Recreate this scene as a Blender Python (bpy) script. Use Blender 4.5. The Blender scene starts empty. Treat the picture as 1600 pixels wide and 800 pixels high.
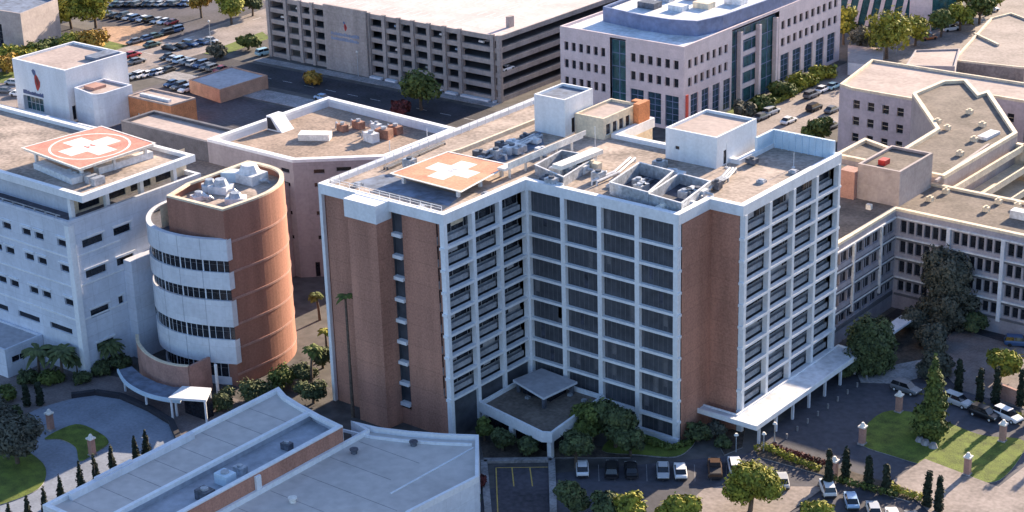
import bpy, math, random
from mathutils import Vector, Matrix
random.seed(7)
C = bpy.context.scene.collection
R = math.radians
sc = bpy.context.scene

# ------------------------------------------------------------ camera
F, PITCH, ROLL, CZ, TH = 2902.916, 0.3757055, -0.0297712, 140.925, 0.8913543
sP, cP = math.sin(PITCH), math.cos(PITCH); sT, cT = math.sin(TH), math.cos(TH)
def old2new(v): return Vector((sT*v[0]-cT*v[1], cT*v[0]+sT*v[1], v[2]))
right = old2new((1, 0, 0)); up = old2new((0, sP, cP)); fwd = old2new((0, cP, -sP))
cr, sr = math.cos(ROLL), math.sin(ROLL)
xr = right*cr + up*sr; yu = up*cr - right*sr
cd = bpy.data.cameras.new('camera'); cam = bpy.data.objects.new('camera', cd); C.objects.link(cam)
m = Matrix((xr, yu, -fwd)).transposed().to_4x4(); m.translation = Vector((180, -207, CZ))
cam.matrix_world = m
cd.sensor_width = 36; cd.lens = 36*F/1600; cd.clip_start = 1; cd.clip_end = 6000
sc.camera = cam

# ------------------------------------------------------------ light
SUN_EL = R(18.5)          # sun stands beyond the scene, towards +y
az = math.atan2(math.cos(R(0.5)), math.sin(R(0.5)))
sd = Vector((math.cos(az)*math.cos(SUN_EL), math.sin(az)*math.cos(SUN_EL), math.sin(SUN_EL)))
sl = bpy.data.lights.new('sun', 'SUN'); sl.energy = 5.0; sl.angle = R(0.6); sl.color = (1.0, 0.80, 0.58)
so = bpy.data.objects.new('sun', sl); C.objects.link(so)
so.rotation_euler = sd.to_track_quat('Z', 'Y').to_euler()
w = bpy.data.worlds.new('World'); sc.world = w; w.use_nodes = True
nt = w.node_tree; bg = nt.nodes['Background']
sky = nt.nodes.new('ShaderNodeTexSky'); sky.sky_type = 'NISHITA'; sky.sun_disc = False
sky.sun_elevation = SUN_EL; sky.sun_rotation = math.pi/2 - az
sky.air_density = 1.2; sky.dust_density = 1.0; sky.ozone_density = 4.5
tint = nt.nodes.new('ShaderNodeMix'); tint.data_type = 'RGBA'; tint.blend_type = 'MULTIPLY'; tint.inputs[0].default_value = 1
nt.links.new(sky.outputs[0], tint.inputs[6]); tint.inputs[7].default_value = (1.07, 0.95, 0.94, 1); nt.links.new(tint.outputs[2], bg.inputs[0]); bg.inputs[1].default_value = 0.108
sc.view_settings.view_transform = 'Standard'; sc.view_settings.look = 'None'
sc.view_settings.exposure = 1.58; sc.view_settings.gamma = 1

# ------------------------------------------------------------ helpers
def N(px, py, z=0.0):
    """point of the place at height z seen at a photo pixel"""
    r, u = (px-800)/F, -(py-400)/F
    d = fwd + xr*r + yu*u
    t = (z-CZ)/d.z
    return Vector((180+d.x*t, -207+d.y*t, z))

MATS = {}
def mat(name, col, rough=0.85, ns=0.6, amt=0.18, fine=6.0, streak=False, metal=0.0, bump=0.0, col2=None, thr=None, spec=None, joints=None):
    m = bpy.data.materials.new(name); m.use_nodes = True; t = m.node_tree; b = t.nodes['Principled BSDF']
    b.inputs['Roughness'].default_value = rough; b.inputs['Metallic'].default_value = metal
    if spec is not None: b.inputs['Specular IOR Level'].default_value = spec
    tc = t.nodes.new('ShaderNodeTexCoord'); mp = t.nodes.new('ShaderNodeMapping')
    t.links.new(tc.outputs['Object'], mp.inputs[0])
    if streak: mp.inputs['Scale'].default_value = (1, 1, 0.12)
    n1 = t.nodes.new('ShaderNodeTexNoise'); n1.inputs['Scale'].default_value = ns; n1.inputs['Detail'].default_value = 6
    n2 = t.nodes.new('ShaderNodeTexNoise'); n2.inputs['Scale'].default_value = fine; n2.inputs['Detail'].default_value = 3
    t.links.new(mp.outputs[0], n1.inputs[0]); t.links.new(tc.outputs['Object'], n2.inputs[0])
    ad = t.nodes.new('ShaderNodeMath'); ad.operation = 'MULTIPLY_ADD'; ad.inputs[1].default_value = 0.45
    sc2 = t.nodes.new('ShaderNodeMath'); sc2.operation = 'MULTIPLY'; sc2.inputs[1].default_value = 0.55
    t.links.new(n1.outputs[0], sc2.inputs[0]); t.links.new(n2.outputs[0], ad.inputs[0]); t.links.new(sc2.outputs[0], ad.inputs[2])
    rp = t.nodes.new('ShaderNodeValToRGB'); t.links.new(ad.outputs[0], rp.inputs[0])
    a = [max(0, c*(1-amt*1.6)) for c in col]; c2 = col2 or [min(1, c*(1+amt*1.3)) for c in col]
    e = rp.color_ramp.elements; e[0].position = 0.36; e[1].position = 0.64
    if thr: e[0].position, e[1].position = thr
    e[0].color = (*a, 1) if not col2 else (*col, 1); e[1].color = (*c2, 1)
    if joints:                                   # panel or course joints: width, height, line, plane, darkness
        jw, jh, jm, pl, dk = joints
        sx = t.nodes.new('ShaderNodeSeparateXYZ'); cx_ = t.nodes.new('ShaderNodeCombineXYZ'); t.links.new(tc.outputs['Object'], sx.inputs[0])
        if pl == 'v':
            sm_ = t.nodes.new('ShaderNodeMath'); t.links.new(sx.outputs[0], sm_.inputs[0]); t.links.new(sx.outputs[1], sm_.inputs[1]); t.links.new(sm_.outputs[0], cx_.inputs[0]); t.links.new(sx.outputs[2], cx_.inputs[1])
        else: t.links.new(sx.outputs[0], cx_.inputs[0]); t.links.new(sx.outputs[1], cx_.inputs[1])
        br = t.nodes.new('ShaderNodeTexBrick'); br.offset = 0.0 if pl == 'v' else .5; br.inputs['Scale'].default_value = 1; br.inputs['Brick Width'].default_value = jw; br.inputs['Row Height'].default_value = jh
        br.inputs['Mortar Size'].default_value = jm; br.inputs['Mortar Smooth'].default_value = .3
        br.inputs['Color1'].default_value = (1, 1, 1, 1); br.inputs['Color2'].default_value = (.90, .90, .91, 1); br.inputs['Mortar'].default_value = (dk, dk, dk, 1)
        t.links.new(cx_.outputs[0], br.inputs['Vector'])
        mx = t.nodes.new('ShaderNodeMix'); mx.data_type = 'RGBA'; mx.blend_type = 'MULTIPLY'; mx.inputs[0].default_value = 1
        t.links.new(rp.outputs[0], mx.inputs[6]); t.links.new(br.outputs[0], mx.inputs[7]); t.links.new(mx.outputs[2], b.inputs['Base Color'])
    else: t.links.new(rp.outputs[0], b.inputs['Base Color'])
    if bump:
        bn = t.nodes.new('ShaderNodeBump'); bn.inputs['Strength'].default_value = bump; bn.inputs['Distance'].default_value = 0.15
        t.links.new(n2.outputs[0], bn.inputs['Height']); t.links.new(bn.outputs[0], b.inputs['Normal'])
    MATS[name] = m; return m
M = MATS
mat('asphalt', (0.065, 0.06, 0.075), 0.9, 0.08, 0.35, 1.2)
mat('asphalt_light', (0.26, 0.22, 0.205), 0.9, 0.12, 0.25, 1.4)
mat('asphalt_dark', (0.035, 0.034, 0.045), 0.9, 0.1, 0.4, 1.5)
mat('drive', (0.065, 0.066, 0.085), 0.9, 0.06, 0.22, 0.9)  # darkened and blued so the forecourt drive reads as shaded
mat('roundabout_paving', (0.22, 0.25, 0.31), 0.85, 0.2, 0.15, 2.0)
mat('concrete', (0.30, 0.29, 0.30), 0.9, 0.25, 0.25, 2.0, joints=(3, 3, .05, 'h', .75))
mat('pavers', (0.20, 0.17, 0.17), 0.9, 0.3, 0.2, 3.0, joints=(1.2, 1.2, .06, 'h', .75))
mat('dirt', (0.40, 0.25, 0.16), 0.95, 0.1, 0.3, 1.0)
mat('paint_white', (0.75, 0.75, 0.75), 0.7, 1, 0.1)
mat('paint_yellow', (0.6, 0.42, 0.1), 0.7, 1, 0.2)
mat('grass', (0.11, 0.15, 0.02), 0.95, 0.5, 0.35, 5.0, bump=0.4)
mat('ground', (0.09, 0.085, 0.085), 0.95, 0.03, 0.35, 0.4)
mat('brick', (0.43, 0.215, 0.155), 0.9, 0.3, 0.2, 3.0, streak=True, joints=(30.0, 3.8, .07, 'v', .78))
mat('brick_rotunda', (0.35, 0.165, 0.12), 0.9, 0.4, 0.14, 3.0, streak=True)
mat('brick_orange', (0.50, 0.20, 0.09), 0.9, 0.5, 0.2, 3.0)
mat('brick_tan', (0.45, 0.27, 0.19), 0.9, 0.5, 0.15, 3.0)
mat('wall_lilac', (0.50, 0.44, 0.48), 0.85, 0.3, 0.1, 1.5, joints=(3.75, 4.0, .05, 'v', .85))
mat('brick_pink', (0.42, 0.24, 0.20), 0.9, 0.5, 0.15, 3.0)
mat('white', (0.74, 0.76, 0.80), 0.7, 0.5, 0.07, 2.0, streak=True)
mat('white_wall', (0.62, 0.66, 0.76), 0.75, 0.3, 0.07, 1.5, streak=True, joints=(3.6, 2.45, .05, 'v', .80))
mat('white_panel', (0.66, 0.69, 0.76), 0.75, 0.3, 0.07, 1.5, joints=(3.2, 2.6, .035, 'v', .82))
mat('seam', (0.38, 0.4, 0.46), 0.8)
mat('pale_blue', (0.55, 0.68, 0.80), 0.6, 0.5, 0.08)
mat('cream', (0.68, 0.58, 0.44), 0.8, 0.5, 0.12, 2.0)
mat('office_wall', (0.68, 0.58, 0.60), 0.8, 0.4, 0.08, 2.0, joints=(5.2, 2.3, .04, 'v', .86))
mat('office_blue', (0.16, 0.21, 0.36), 0.5, 0.4, 0.15, 1.0)
mat('garage_conc', (0.36, 0.32, 0.31), 0.9, 0.3, 0.14, 1.5, streak=True, joints=(6.0, 3.3, .05, 'v', .8))
mat('garage_roof', (0.62, 0.50, 0.48), 0.9, 0.12, 0.12, 1.0, joints=(9, 9, .06, 'h', .85))
mat('court_wall', (0.33, 0.31, 0.35), 0.85, 0.4, 0.12, 2.0, streak=True)
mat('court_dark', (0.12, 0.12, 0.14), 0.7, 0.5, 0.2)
mat('purple_wall', (0.35, 0.32, 0.34), 0.85, 0.3, 0.1, 1.5, streak=True, joints=(4.6, 3.4, .04, 'v', .84))
mat('mauve_wall', (0.40, 0.345, 0.34), 0.85, 0.3, 0.12, 1.5, joints=(5.2, 3.2, .04, 'v', .86))
mat('roof_tan', (0.33, 0.25, 0.20), 0.95, 0.12, 0.3, 1.6, joints=(4, 9, .05, 'h', .8))
mat('roof_gravel', (0.38, 0.31, 0.265), 0.95, 0.15, 0.32, 1.3, joints=(12, 3, .05, 'h', .82))
mat('roof_brown', (0.17, 0.14, 0.12), 0.95, 0.2, 0.25, 1.6, joints=(10, 2.4, .05, 'h', .8))
mat('roof_pink', (0.43, 0.35, 0.32), 0.95, 0.1, 0.15, 1.0, joints=(14, 4, .06, 'h', .82))
mat('roof_dark', (0.10, 0.10, 0.13), 0.9, 0.2, 0.3, 1.3)
mat('trough_grey', (0.36, 0.39, 0.45), 0.85, 0.12, 0.14, 1.0)
mat('roof_pale', (0.53, 0.49, 0.47), 0.85, 0.06, 0.1, 0.6)
mat('roof_grey', (0.38, 0.38, 0.42), 0.85, 0.12, 0.14, 1.0)
mat('roof_white', (0.62, 0.64, 0.68), 0.8, 0.15, 0.2, 0.8)
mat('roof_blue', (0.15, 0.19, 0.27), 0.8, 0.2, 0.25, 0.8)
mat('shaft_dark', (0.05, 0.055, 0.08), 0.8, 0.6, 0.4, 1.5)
mat('metal', (0.42, 0.45, 0.50), 0.45, 0.8, 0.25, 2.0, metal=0.3)
mat('metal_light', (0.66, 0.67, 0.70), 0.5, 0.8, 0.15, 2.0)
mat('metal_dark', (0.09, 0.10, 0.13), 0.5, 0.8, 0.35, 2.0)
mat('rust', (0.32, 0.16, 0.11), 0.8, 0.8, 0.3, 2.0)
mat('heli_orange', (0.64, 0.27, 0.165), 0.85, 0.35, 0.2, 2.5)
mat('heli_pink', (0.60, 0.24, 0.18), 0.85, 0.35, 0.2, 2.5)
mat('heli_white', (0.78, 0.74, 0.69), 0.7, 0.8, 0.14, 3.0)
mat('mark_dark', (0.10, 0.07, 0.09), 0.8)
mat('red', (0.42, 0.02, 0.02), 0.6)
mat('red_bright', (0.55, 0.07, 0.05), 0.6)
mat('deep_red', (0.14, 0.01, 0.015), 0.6)
mat('navy', (0.07, 0.11, 0.24), 0.6)
mat('sign_blue', (0.20, 0.26, 0.40), 0.7)
mat('blue_tarp', (0.03, 0.13, 0.55), 0.5)
mat('glass', (0.016, 0.019, 0.028), 0.18, 2, 0.3, spec=0.5)
mat('glass_panel', (0.070, 0.075, 0.090), 0.35, 0.25, 0.2, 0.8, spec=0.3)
mat('mullion', (0.12, 0.12, 0.135), 0.6)
mat('glass_blue', (0.03, 0.065, 0.10), 0.2, 0.5, 0.4, spec=0.5)
mat('glass_teal', (0.03, 0.10, 0.12), 0.2, 0.5, 0.4, spec=0.5)
mat('infill', (0.30, 0.31, 0.34), 0.8, 0.4, 0.2, 2.0)
mat('curtain', (0.42, 0.42, 0.45), 0.9, 0.6, 0.15)
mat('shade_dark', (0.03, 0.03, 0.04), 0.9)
mat('bark', (0.12, 0.09, 0.07), 0.95, 2, 0.3, 8)
mat('roof_seam', (0.22, 0.21, 0.22), 0.9)
mat('soil', (0.07, 0.055, 0.045), 0.95, 0.6, 0.4, 3)
mat('leaf_dark', (0.030, 0.045, 0.022), 0.9, 0.55, 0.4, 2.0, col2=(0.11, 0.14, 0.05), thr=(0.38, 0.64))
mat('leaf_dull', (0.045, 0.05, 0.040), 0.9, 0.5, 0.4, 2.0, col2=(0.13, 0.13, 0.10), thr=(0.38, 0.64))
mat('leaf_mid', (0.045, 0.070, 0.018), 0.9, 0.5, 0.4, 2.0, col2=(0.14, 0.17, 0.035), thr=(0.38, 0.64))
mat('leaf_yellow', (0.09, 0.11, 0.015), 0.9, 0.5, 0.4, 2.0, col2=(0.36, 0.34, 0.04), thr=(0.38, 0.62))
mat('leaf_orange', (0.16, 0.10, 0.02), 0.9, 0.5, 0.4, 2.0, col2=(0.45, 0.28, 0.04), thr=(0.38, 0.62))
mat('leaf_red', (0.10, 0.02, 0.02), 0.9, 0.6, 0.4, 2.0)
mat('leaf_cypress', (0.016, 0.026, 0.014), 0.9, 0.8, 0.3, 3.0)
mat('tyre', (0.02, 0.02, 0.02), 0.8); mat('car_glass', (0.012, 0.015, 0.022), 0.1, spec=0.8)
mat('lamp_lens', (0.8, 0.8, 0.75), 0.3)
CARC = dict(white=(0.78, 0.79, 0.82), black=(0.012, 0.013, 0.018), silver=(0.45, 0.47, 0.5), grey=(0.14, 0.15, 0.17),
            blue=(0.05, 0.10, 0.22), red=(0.35, 0.015, 0.02), teal=(0.30, 0.48, 0.55), brown=(0.10, 0.06, 0.04), lightblue=(0.35, 0.5, 0.7), green=(0.04, 0.09, 0.08), orange=(0.5, 0.16, 0.05))
for k, v in CARC.items():
    mm = mat('car_'+k, v, 0.3, 1, 0.03, spec=0.6)

class MB:
    def __init__(s): s.v = []; s.f = []; s.m = []
    def quad(s, pts, m=0):
        n = len(s.v); s.v += [tuple(p) for p in pts]; s.f.append(tuple(range(n, n+len(pts)))); s.m.append(m); return s
    def prism(s, poly, z0, z1, m=0, mt=None, bottom=True):
        n = len(s.v); k = len(poly)
        s.v += [(p[0], p[1], z0) for p in poly] + [(p[0], p[1], z1) for p in poly]
        for i in range(k):
            j = (i+1) % k; s.f.append((n+i, n+j, n+k+j, n+k+i)); s.m.append(m)
        s.f.append(tuple(range(n+k, n+2*k))); s.m.append(m if mt is None else mt)
        if bottom: s.f.append(tuple(range(n+k-1, n-1, -1))); s.m.append(m)
        return s
    def box(s, x0, x1, y0, y1, z0, z1, m=0, mt=None): return s.prism([(x0, y0), (x1, y0), (x1, y1), (x0, y1)], z0, z1, m, mt)
    def obox(s, c, l, wd, z0, z1, a=0, m=0, mt=None):
        ca, sa = math.cos(a), math.sin(a)
        P = [(c[0]+ca*x-sa*y, c[1]+sa*x+ca*y) for x, y in ((-l/2, -wd/2), (l/2, -wd/2), (l/2, wd/2), (-l/2, wd/2))]
        return s.prism(P, z0, z1, m, mt)
    def bar(s, a, b, wd, z0, z1, m=0):
        a = Vector(a[:2]); b = Vector(b[:2]); d = b-a
        return s.obox((a+b)/2, d.length, wd, z0, z1, math.atan2(d.y, d.x), m)
    def cyl(s, cx, cy, r, z0, z1, n=12, m=0, r2=None, mt=None):
        r2 = r if r2 is None else r2; k = len(s.v)
        for rr, z in ((r, z0), (r2, z1)):
            for i in range(n): s.v.append((cx+rr*math.cos(2*math.pi*i/n), cy+rr*math.sin(2*math.pi*i/n), z))
        for i in range(n):
            j = (i+1) % n; s.f.append((k+i, k+j, k+n+j, k+n+i)); s.m.append(m)
        s.f.append(tuple(range(k+n, k+2*n))); s.m.append(m if mt is None else mt)
        return s
    def tube(s, pts, r, n=6, m=0):
        pts = [Vector(p) for p in pts]; rs = r if isinstance(r, (list, tuple)) else [r]*len(pts); k = len(s.v)
        for i, p in enumerate(pts):
            d = (pts[min(i+1, len(pts)-1)]-pts[max(i-1, 0)]).normalized()
            a = d.cross(Vector((0, 0, 1)));  a = a.normalized() if a.length > .05 else Vector((1, 0, 0)); b = d.cross(a)
            for j in range(n):
                t = 2*math.pi*j/n; s.v.append(tuple(p+(a*math.cos(t)+b*math.sin(t))*rs[i]))
        for i in range(len(pts)-1):
            for j in range(n):
                q = (j+1) % n; s.f.append((k+i*n+j, k+i*n+q, k+(i+1)*n+q, k+(i+1)*n+j)); s.m.append(m)
        s.f.append(tuple(k+j for j in range(n))); s.m.append(m)
        s.f.append(tuple(k+(len(pts)-1)*n+j for j in range(n))); s.m.append(m)
        return s
    def wall(s, a, b, z0, z1, holes=(), depth=0.35, m=0, mr=None, back=None):
        """wall from a to b (outside on the right hand) with real openings and their reveals"""
        a = Vector((a[0], a[1])); b = Vector((b[0], b[1])); L = (b-a).length; d = (b-a)/L; inn = Vector((-d.y, d.x))
        mr = m if mr is None else mr
        P = lambda u, z, k=0.0: (a.x+d.x*u+inn.x*k, a.y+d.y*u+inn.y*k, z)
        us = sorted(set([0, L]+[x for h in holes for x in h[:2]])); zs = sorted(set([z0, z1]+[x for h in holes for x in h[2:4]]))
        us = [u for u in us if 0 <= u <= L]; zs = [z for z in zs if z0 <= z <= z1]
        for i in range(len(us)-1):
            um = (us[i]+us[i+1])/2; run = None
            for j in range(len(zs)-1):
                zm = (zs[j]+zs[j+1])/2
                inside = any(h[0] < um < h[1] and h[2] < zm < h[3] for h in holes)
                if not inside: run = zs[j] if run is None else run
                if run is not None and (inside or j == len(zs)-2):
                    zt = zs[j] if inside else zs[j+1]
                    s.quad([P(us[i], run), P(us[i+1], run), P(us[i+1], zt), P(us[i], zt)], m); run = None
        for h in holes:
            u0, u1, y0, y1 = h[:4]
            s.quad([P(u0, y0), P(u0, y1), P(u0, y1, depth), P(u0, y0, depth)], mr)
            s.quad([P(u1, y1), P(u1, y0), P(u1, y0, depth), P(u1, y1, depth)], mr)
            s.quad([P(u0, y0), P(u0, y0, depth), P(u1, y0, depth), P(u1, y0)], mr)
            s.quad([P(u0, y1, depth), P(u0, y1), P(u1, y1), P(u1, y1, depth)], mr)
            if back is not None: s.quad([P(u0, y0, depth), P(u1, y0, depth), P(u1, y1, depth), P(u0, y1, depth)], back)
        return s
    def build(s, name, mats, parent=None, smooth=False, org=None):
        me = bpy.data.meshes.new(name)
        o = Vector((0, 0, 0)) if parent is None else top_loc(parent)
        if org is not None: o = Vector(org)
        me.from_pydata([(v[0]-o.x, v[1]-o.y, v[2]-o.z) for v in s.v], [], s.f)
        if not isinstance(mats, (list, tuple)): mats = [mats]
        for q in mats: me.materials.append(M[q])
        me.polygons.foreach_set('material_index', s.m)
        if smooth: me.polygons.foreach_set('use_smooth', [True]*len(s.f))
        me.update(); ob = bpy.data.objects.new(name, me); C.objects.link(ob)
        if parent is not None: ob.parent = parent
        elif org is not None: ob.location = o
        return ob
def top_loc(p):
    l = Vector(p.location)
    while p.parent: p = p.parent; l = l+Vector(p.location)
    return l
def tag(o, label, cat, group=None):
    o['label'] = label; o['category'] = cat
    if group: o['group'] = group
    return o
def thing(name, label, cat, loc, group=None, rot=0):
    o = bpy.data.objects.new(name, None); o.empty_display_size = 1; C.objects.link(o)
    o.location = (loc[0], loc[1], loc[2] if len(loc) > 2 else 0); o.rotation_euler[2] = rot
    return tag(o, label, cat, group)
def struct(name, mb, mats):
    o = mb.build(name, mats); o['kind'] = 'structure'; return o

WM = {}
def win_mesh(wd, ht, glass='glass', frame='white', nx=1, nz=1, fr=0.12, sill=False):
    key = (round(wd, 2), round(ht, 2), glass, frame, nx, nz)
    if key in WM: return WM[key]
    b = MB(); b.quad([(0, 0.06, 0), (wd, 0.06, 0), (wd, 0.06, ht), (0, 0.06, ht)], 0)
    for i in range(nx+1):
        x = i*wd/nx; x0, x1 = max(0, x-fr/2), min(wd, x+fr/2); b.box(x0, x1, -0.02, 0.055, 0, ht, 1)
    for i in range(nz+1):
        z = i*ht/nz; b.box(0.001, wd-0.001, -0.015, 0.05, max(0.001, z-fr/2), min(ht-0.001, z+fr/2), 1)
    o = b.build('window', [glass, frame]); me = o.data; bpy.data.objects.remove(o); WM[key] = me; return me
def place_windows(parent, a, b, holes, depth, name='window', **kw):
    a = Vector((a[0], a[1])); b = Vector((b[0], b[1])); d = (b-a).normalized(); inn = Vector((-d.y, d.x)); ang = math.atan2(d.y, d.x)
    o = top_loc(parent); out = []
    for h in holes:
        me = win_mesh(h[1]-h[0], h[3]-h[2], **kw)
        ob = bpy.data.objects.new(name, me); C.objects.link(ob); ob.parent = parent
        p = a + d*h[0] + inn*(depth-0.07)
        ob.location = (p.x-o.x, p.y-o.y, h[2]-o.z); ob.rotation_euler[2] = ang; out.append(ob)
    return out
def parapet(b, poly, z0, z1, t, m=0):
    """a ring of wall round a roof, mitred at the corners"""
    k = len(poly); P = [Vector(p[:2]) for p in poly]; inn = []
    for i in range(k):
        e0 = (P[i]-P[i-1]).normalized(); e1 = (P[(i+1) % k]-P[i]).normalized()
        n0 = Vector((-e0.y, e0.x)); n1 = Vector((-e1.y, e1.x)); nn = n0+n1; nn = nn/nn.length_squared*2 if nn.length > .1 else n0
        inn.append(P[i]+nn*t)
    n = len(b.v)
    for i in range(k):
        j = (i+1) % k; A, B_, c, d = P[i], P[j], inn[j], inn[i]
        b.quad([(A.x, A.y, z0), (B_.x, B_.y, z0), (B_.x, B_.y, z1), (A.x, A.y, z1)], m)
        b.quad([(A.x, A.y, z1), (B_.x, B_.y, z1), (c.x, c.y, z1), (d.x, d.y, z1)], m)
        b.quad([(c.x, c.y, z0), (d.x, d.y, z0), (d.x, d.y, z1), (c.x, c.y, z1)], m)
    return b
def inset_flat(poly, z, t=0.05):
    return [(p[0], p[1], z) for p in poly]

def ducts(parent_fn, area, z, n, seed, label, cat='ducts'):
    pass

# ------------------------------------------------------------ ground and roads
g = MB(); g.quad([(-2500, -1500, 0), (1500, -1500, 0), (1500, 3000, 0), (-2500, 3000, 0)]); struct('ground', g, 'ground')
def sheet(name, poly, z, m_):
    b = MB(); b.quad([(p[0], p[1], z) for p in poly]); return struct(name, b, m_)
def raised(name, poly, z0, z1, ms, mt):
    b = MB(); b.prism(poly, z0, z1, 0, 1); return struct(name, b, [ms, mt])
pxp = lambda pts, z=0: [tuple(N(x, y, z)[:2]) for x, y in pts]
def smooth_loop(pts, n=6):
    out = []; k = len(pts)
    for i in range(k):
        p0, p1, p2, p3 = [Vector(pts[(i+d) % k]) for d in (-1, 0, 1, 2)]
        for j in range(n):
            t = j/n
            out.append(tuple(0.5*((2*p1)+(-p0+p2)*t+(2*p0-5*p1+4*p2-p3)*t*t+(-p0+3*p1-3*p2+p3)*t**3)))
    return out
# road in front of the parking garage, running along x
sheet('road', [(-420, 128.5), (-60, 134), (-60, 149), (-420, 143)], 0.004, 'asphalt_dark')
b = MB()
for i in range(34):
    x = -330+8*i; y = 136.2+(x+300)*.0162
    b.quad([(x, y, .009), (x+3.6, y+.06, .009), (x+3.6, y+.2, .009), (x, y+.14, .009)])
struct('road_marking', b, 'paint_white')
raised('pavement', [(-200, 148.5), (-114, 150.5), (-114, 154.2), (-200, 152.2)], 0, 0.13, 'concrete', 'concrete')
raised('pavement', [(-215, 121), (-70, 123.5), (-62, 132.8), (-215, 128)], 0, 0.13, 'concrete', 'concrete')
# street between garage and the top-left lots, running along y
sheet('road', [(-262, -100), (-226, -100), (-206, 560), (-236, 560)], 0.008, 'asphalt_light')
b = MB()
for i in range(40):
    y = 20+9*i; x = -244+(y+100)*.033
    b.quad([(x, y, .013), (x+.2, y, .013), (x+.3, y+3.5, .013), (x+.1, y+3.5, .013)])
struct('road_marking', b, 'paint_white')
sheet('parking_lot', [(-205, 78), (-120, 78), (-112, 121), (-205, 120)], 0.012, 'asphalt')
sheet('parking_lot', pxp([(150, 52), (270, 62), (430, 8), (330, -30), (160, -10)]), 0.011, 'asphalt')
sheet('bare_ground', pxp([(150, 70), (245, 72), (285, 38), (160, 42)]), 0.016, 'dirt')
# street right of the office block
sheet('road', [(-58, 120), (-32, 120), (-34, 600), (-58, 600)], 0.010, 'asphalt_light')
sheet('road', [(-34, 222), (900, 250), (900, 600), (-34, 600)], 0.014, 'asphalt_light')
raised('verge', pxp([(1105, 192), (1175, 176), (1305, 112), (1310, 100), (1180, 158), (1100, 180)]), 0, 0.14, 'concrete', 'grass')
# forecourt drive right of the tower
sheet('drive', [(-3, -60), (115, -60), (125, 75), (44, 92), (37, 60), (41, 24), (17, -2)], 0.018, 'drive')
raised('lawn', smooth_loop(pxp([(1342, 690), (1380, 645), (1450, 650), (1530, 680), (1600, 690), (1580, 735), (1545, 755), (1480, 738), (1400, 715)]), 5), 0, 0.14, 'concrete', 'grass')
sheet('pavement', pxp([(1395, 752), (1445, 718), (1560, 762), (1640, 700), (1800, 760), (1700, 900), (1500, 850), (1440, 790)]), 0.15, 'asphalt_light')
sheet('pavement', pxp([(1060, 800), (1100, 765), (1135, 760), (1290, 762), (1150, 860), (1000, 860)]), 0.16, 'asphalt_light')
raised('planting_bed', [(41.3, 25.6), (43.2, 27.6), (56, 28.2), (69, 28.2), (69.5, 24.8), (55, 24.6), (43, 24.0)], 0, 0.16, 'concrete', 'soil')
raised('planting_bed', pxp([(1120, 690), (1140, 672), (1165, 668), (1160, 700), (1132, 712)]), 0, 0.15, 'concrete', 'soil')
raised('pavement', pxp([(1440, 545), (1500, 515), (1600, 545), (1640, 600), (1600, 640), (1500, 610)]), 0, 0.13, 'concrete', 'pavers')
raised('pavement', pxp([(1335, 575), (1395, 540), (1440, 548), (1440, 590), (1400, 600), (1345, 598)]), 0, 0.12, 'concrete', 'concrete')
# grass strip at the foot of the tower
raised('verge', smooth_loop(pxp([(985, 672), (1060, 700), (1085, 688), (1080, 700), (1055, 715), (1000, 712), (940, 705)]), 4), 0, 0.2, 'concrete', 'grass')
raised('planting_bed', pxp([(750, 690), (880, 690), (985, 705), (985, 716), (870, 716), (755, 716)]), 0, 0.14, 'concrete', 'soil')
sheet('courtyard_floor', [(33, 60), (62, 66), (62, 91), (33, 91)], 0.03, 'asphalt_dark')
raised('courtyard_bed', pxp([(1310, 560), (1395, 500), (1480, 530), (1455, 560), (1350, 580)]), 0, 0.15, 'concrete', 'soil')
# ramp court bottom centre
sheet('parking_lot', pxp([(772, 728), (858, 728), (862, 840), (775, 840)]), 0.024, 'asphalt')
b = MB()
for a_, c_ in [((756, 722), (862, 720)), ((756, 722), (766, 840)), ((862, 720), (866, 840))]:
    b.bar(N(*a_), N(*c_), 1.1, 0.0, 0.45)
tag(b.build('low_wall', 'concrete', org=tuple(N(800, 722))), 'low pale concrete wall around the sunken parking bay below the terrace', 'wall')
b = MB()
for a_, c_ in [((775, 731), (856, 730)), ((800, 731), (803, 760)), ((828, 731), (832, 760)), ((775, 731), (779, 830))]:
    b.bar(N(*a_), N(*c_), .18, 0.026, 0.031)
struct('road_marking', b, 'paint_yellow')
b = MB()
for k in range(9):
    p = N(935+k*25, 726); q = N(936+k*25, 752); b.bar(p, q, .10, 0.020, 0.025)
struct('road_marking', b, 'concrete')
# roundabout forecourt bottom left
raised('forecourt', [(-100, -70), (-30, -70), (-30, -8), (-45, -10), (-75, -18), (-100, -24)], 0, 0.02, 'pavers', 'pavers')
rd = smooth_loop(pxp([(52, 642), (150, 617), (215, 630), (265, 655), (284, 690), (250, 720), (190, 770), (90, 860), (-60, 800), (30, 720), (40, 670)]), 6)
sheet('drive', rd, 0.026, 'roundabout_paving')
raised('lawn', smooth_loop(pxp([(70, 686), (118, 664), (155, 677), (170, 693), (150, 708), (125, 722), (118, 700), (95, 688)]), 5), 0, 0.18, 'concrete', 'grass')
raised('lawn', smooth_loop(pxp([(52, 712), (72, 735), (60, 765), (0, 790), (-60, 800), (-40, 700), (10, 690)]), 5), 0, 0.18, 'concrete', 'grass')
b = MB()
kp = [N(x, y) for x, y in [(112, 621), (150, 616), (190, 622), (235, 642), (268, 662), (280, 690)]]
for i in range(len(kp)-1): b.bar(kp[i], kp[i+1], 1.0, 0.0, 0.8)
tag(b.build('planter_edge', 'shade_dark', org=tuple(kp[2])), 'dark low kerb wall curving around the turning circle', 'kerb wall')

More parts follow.
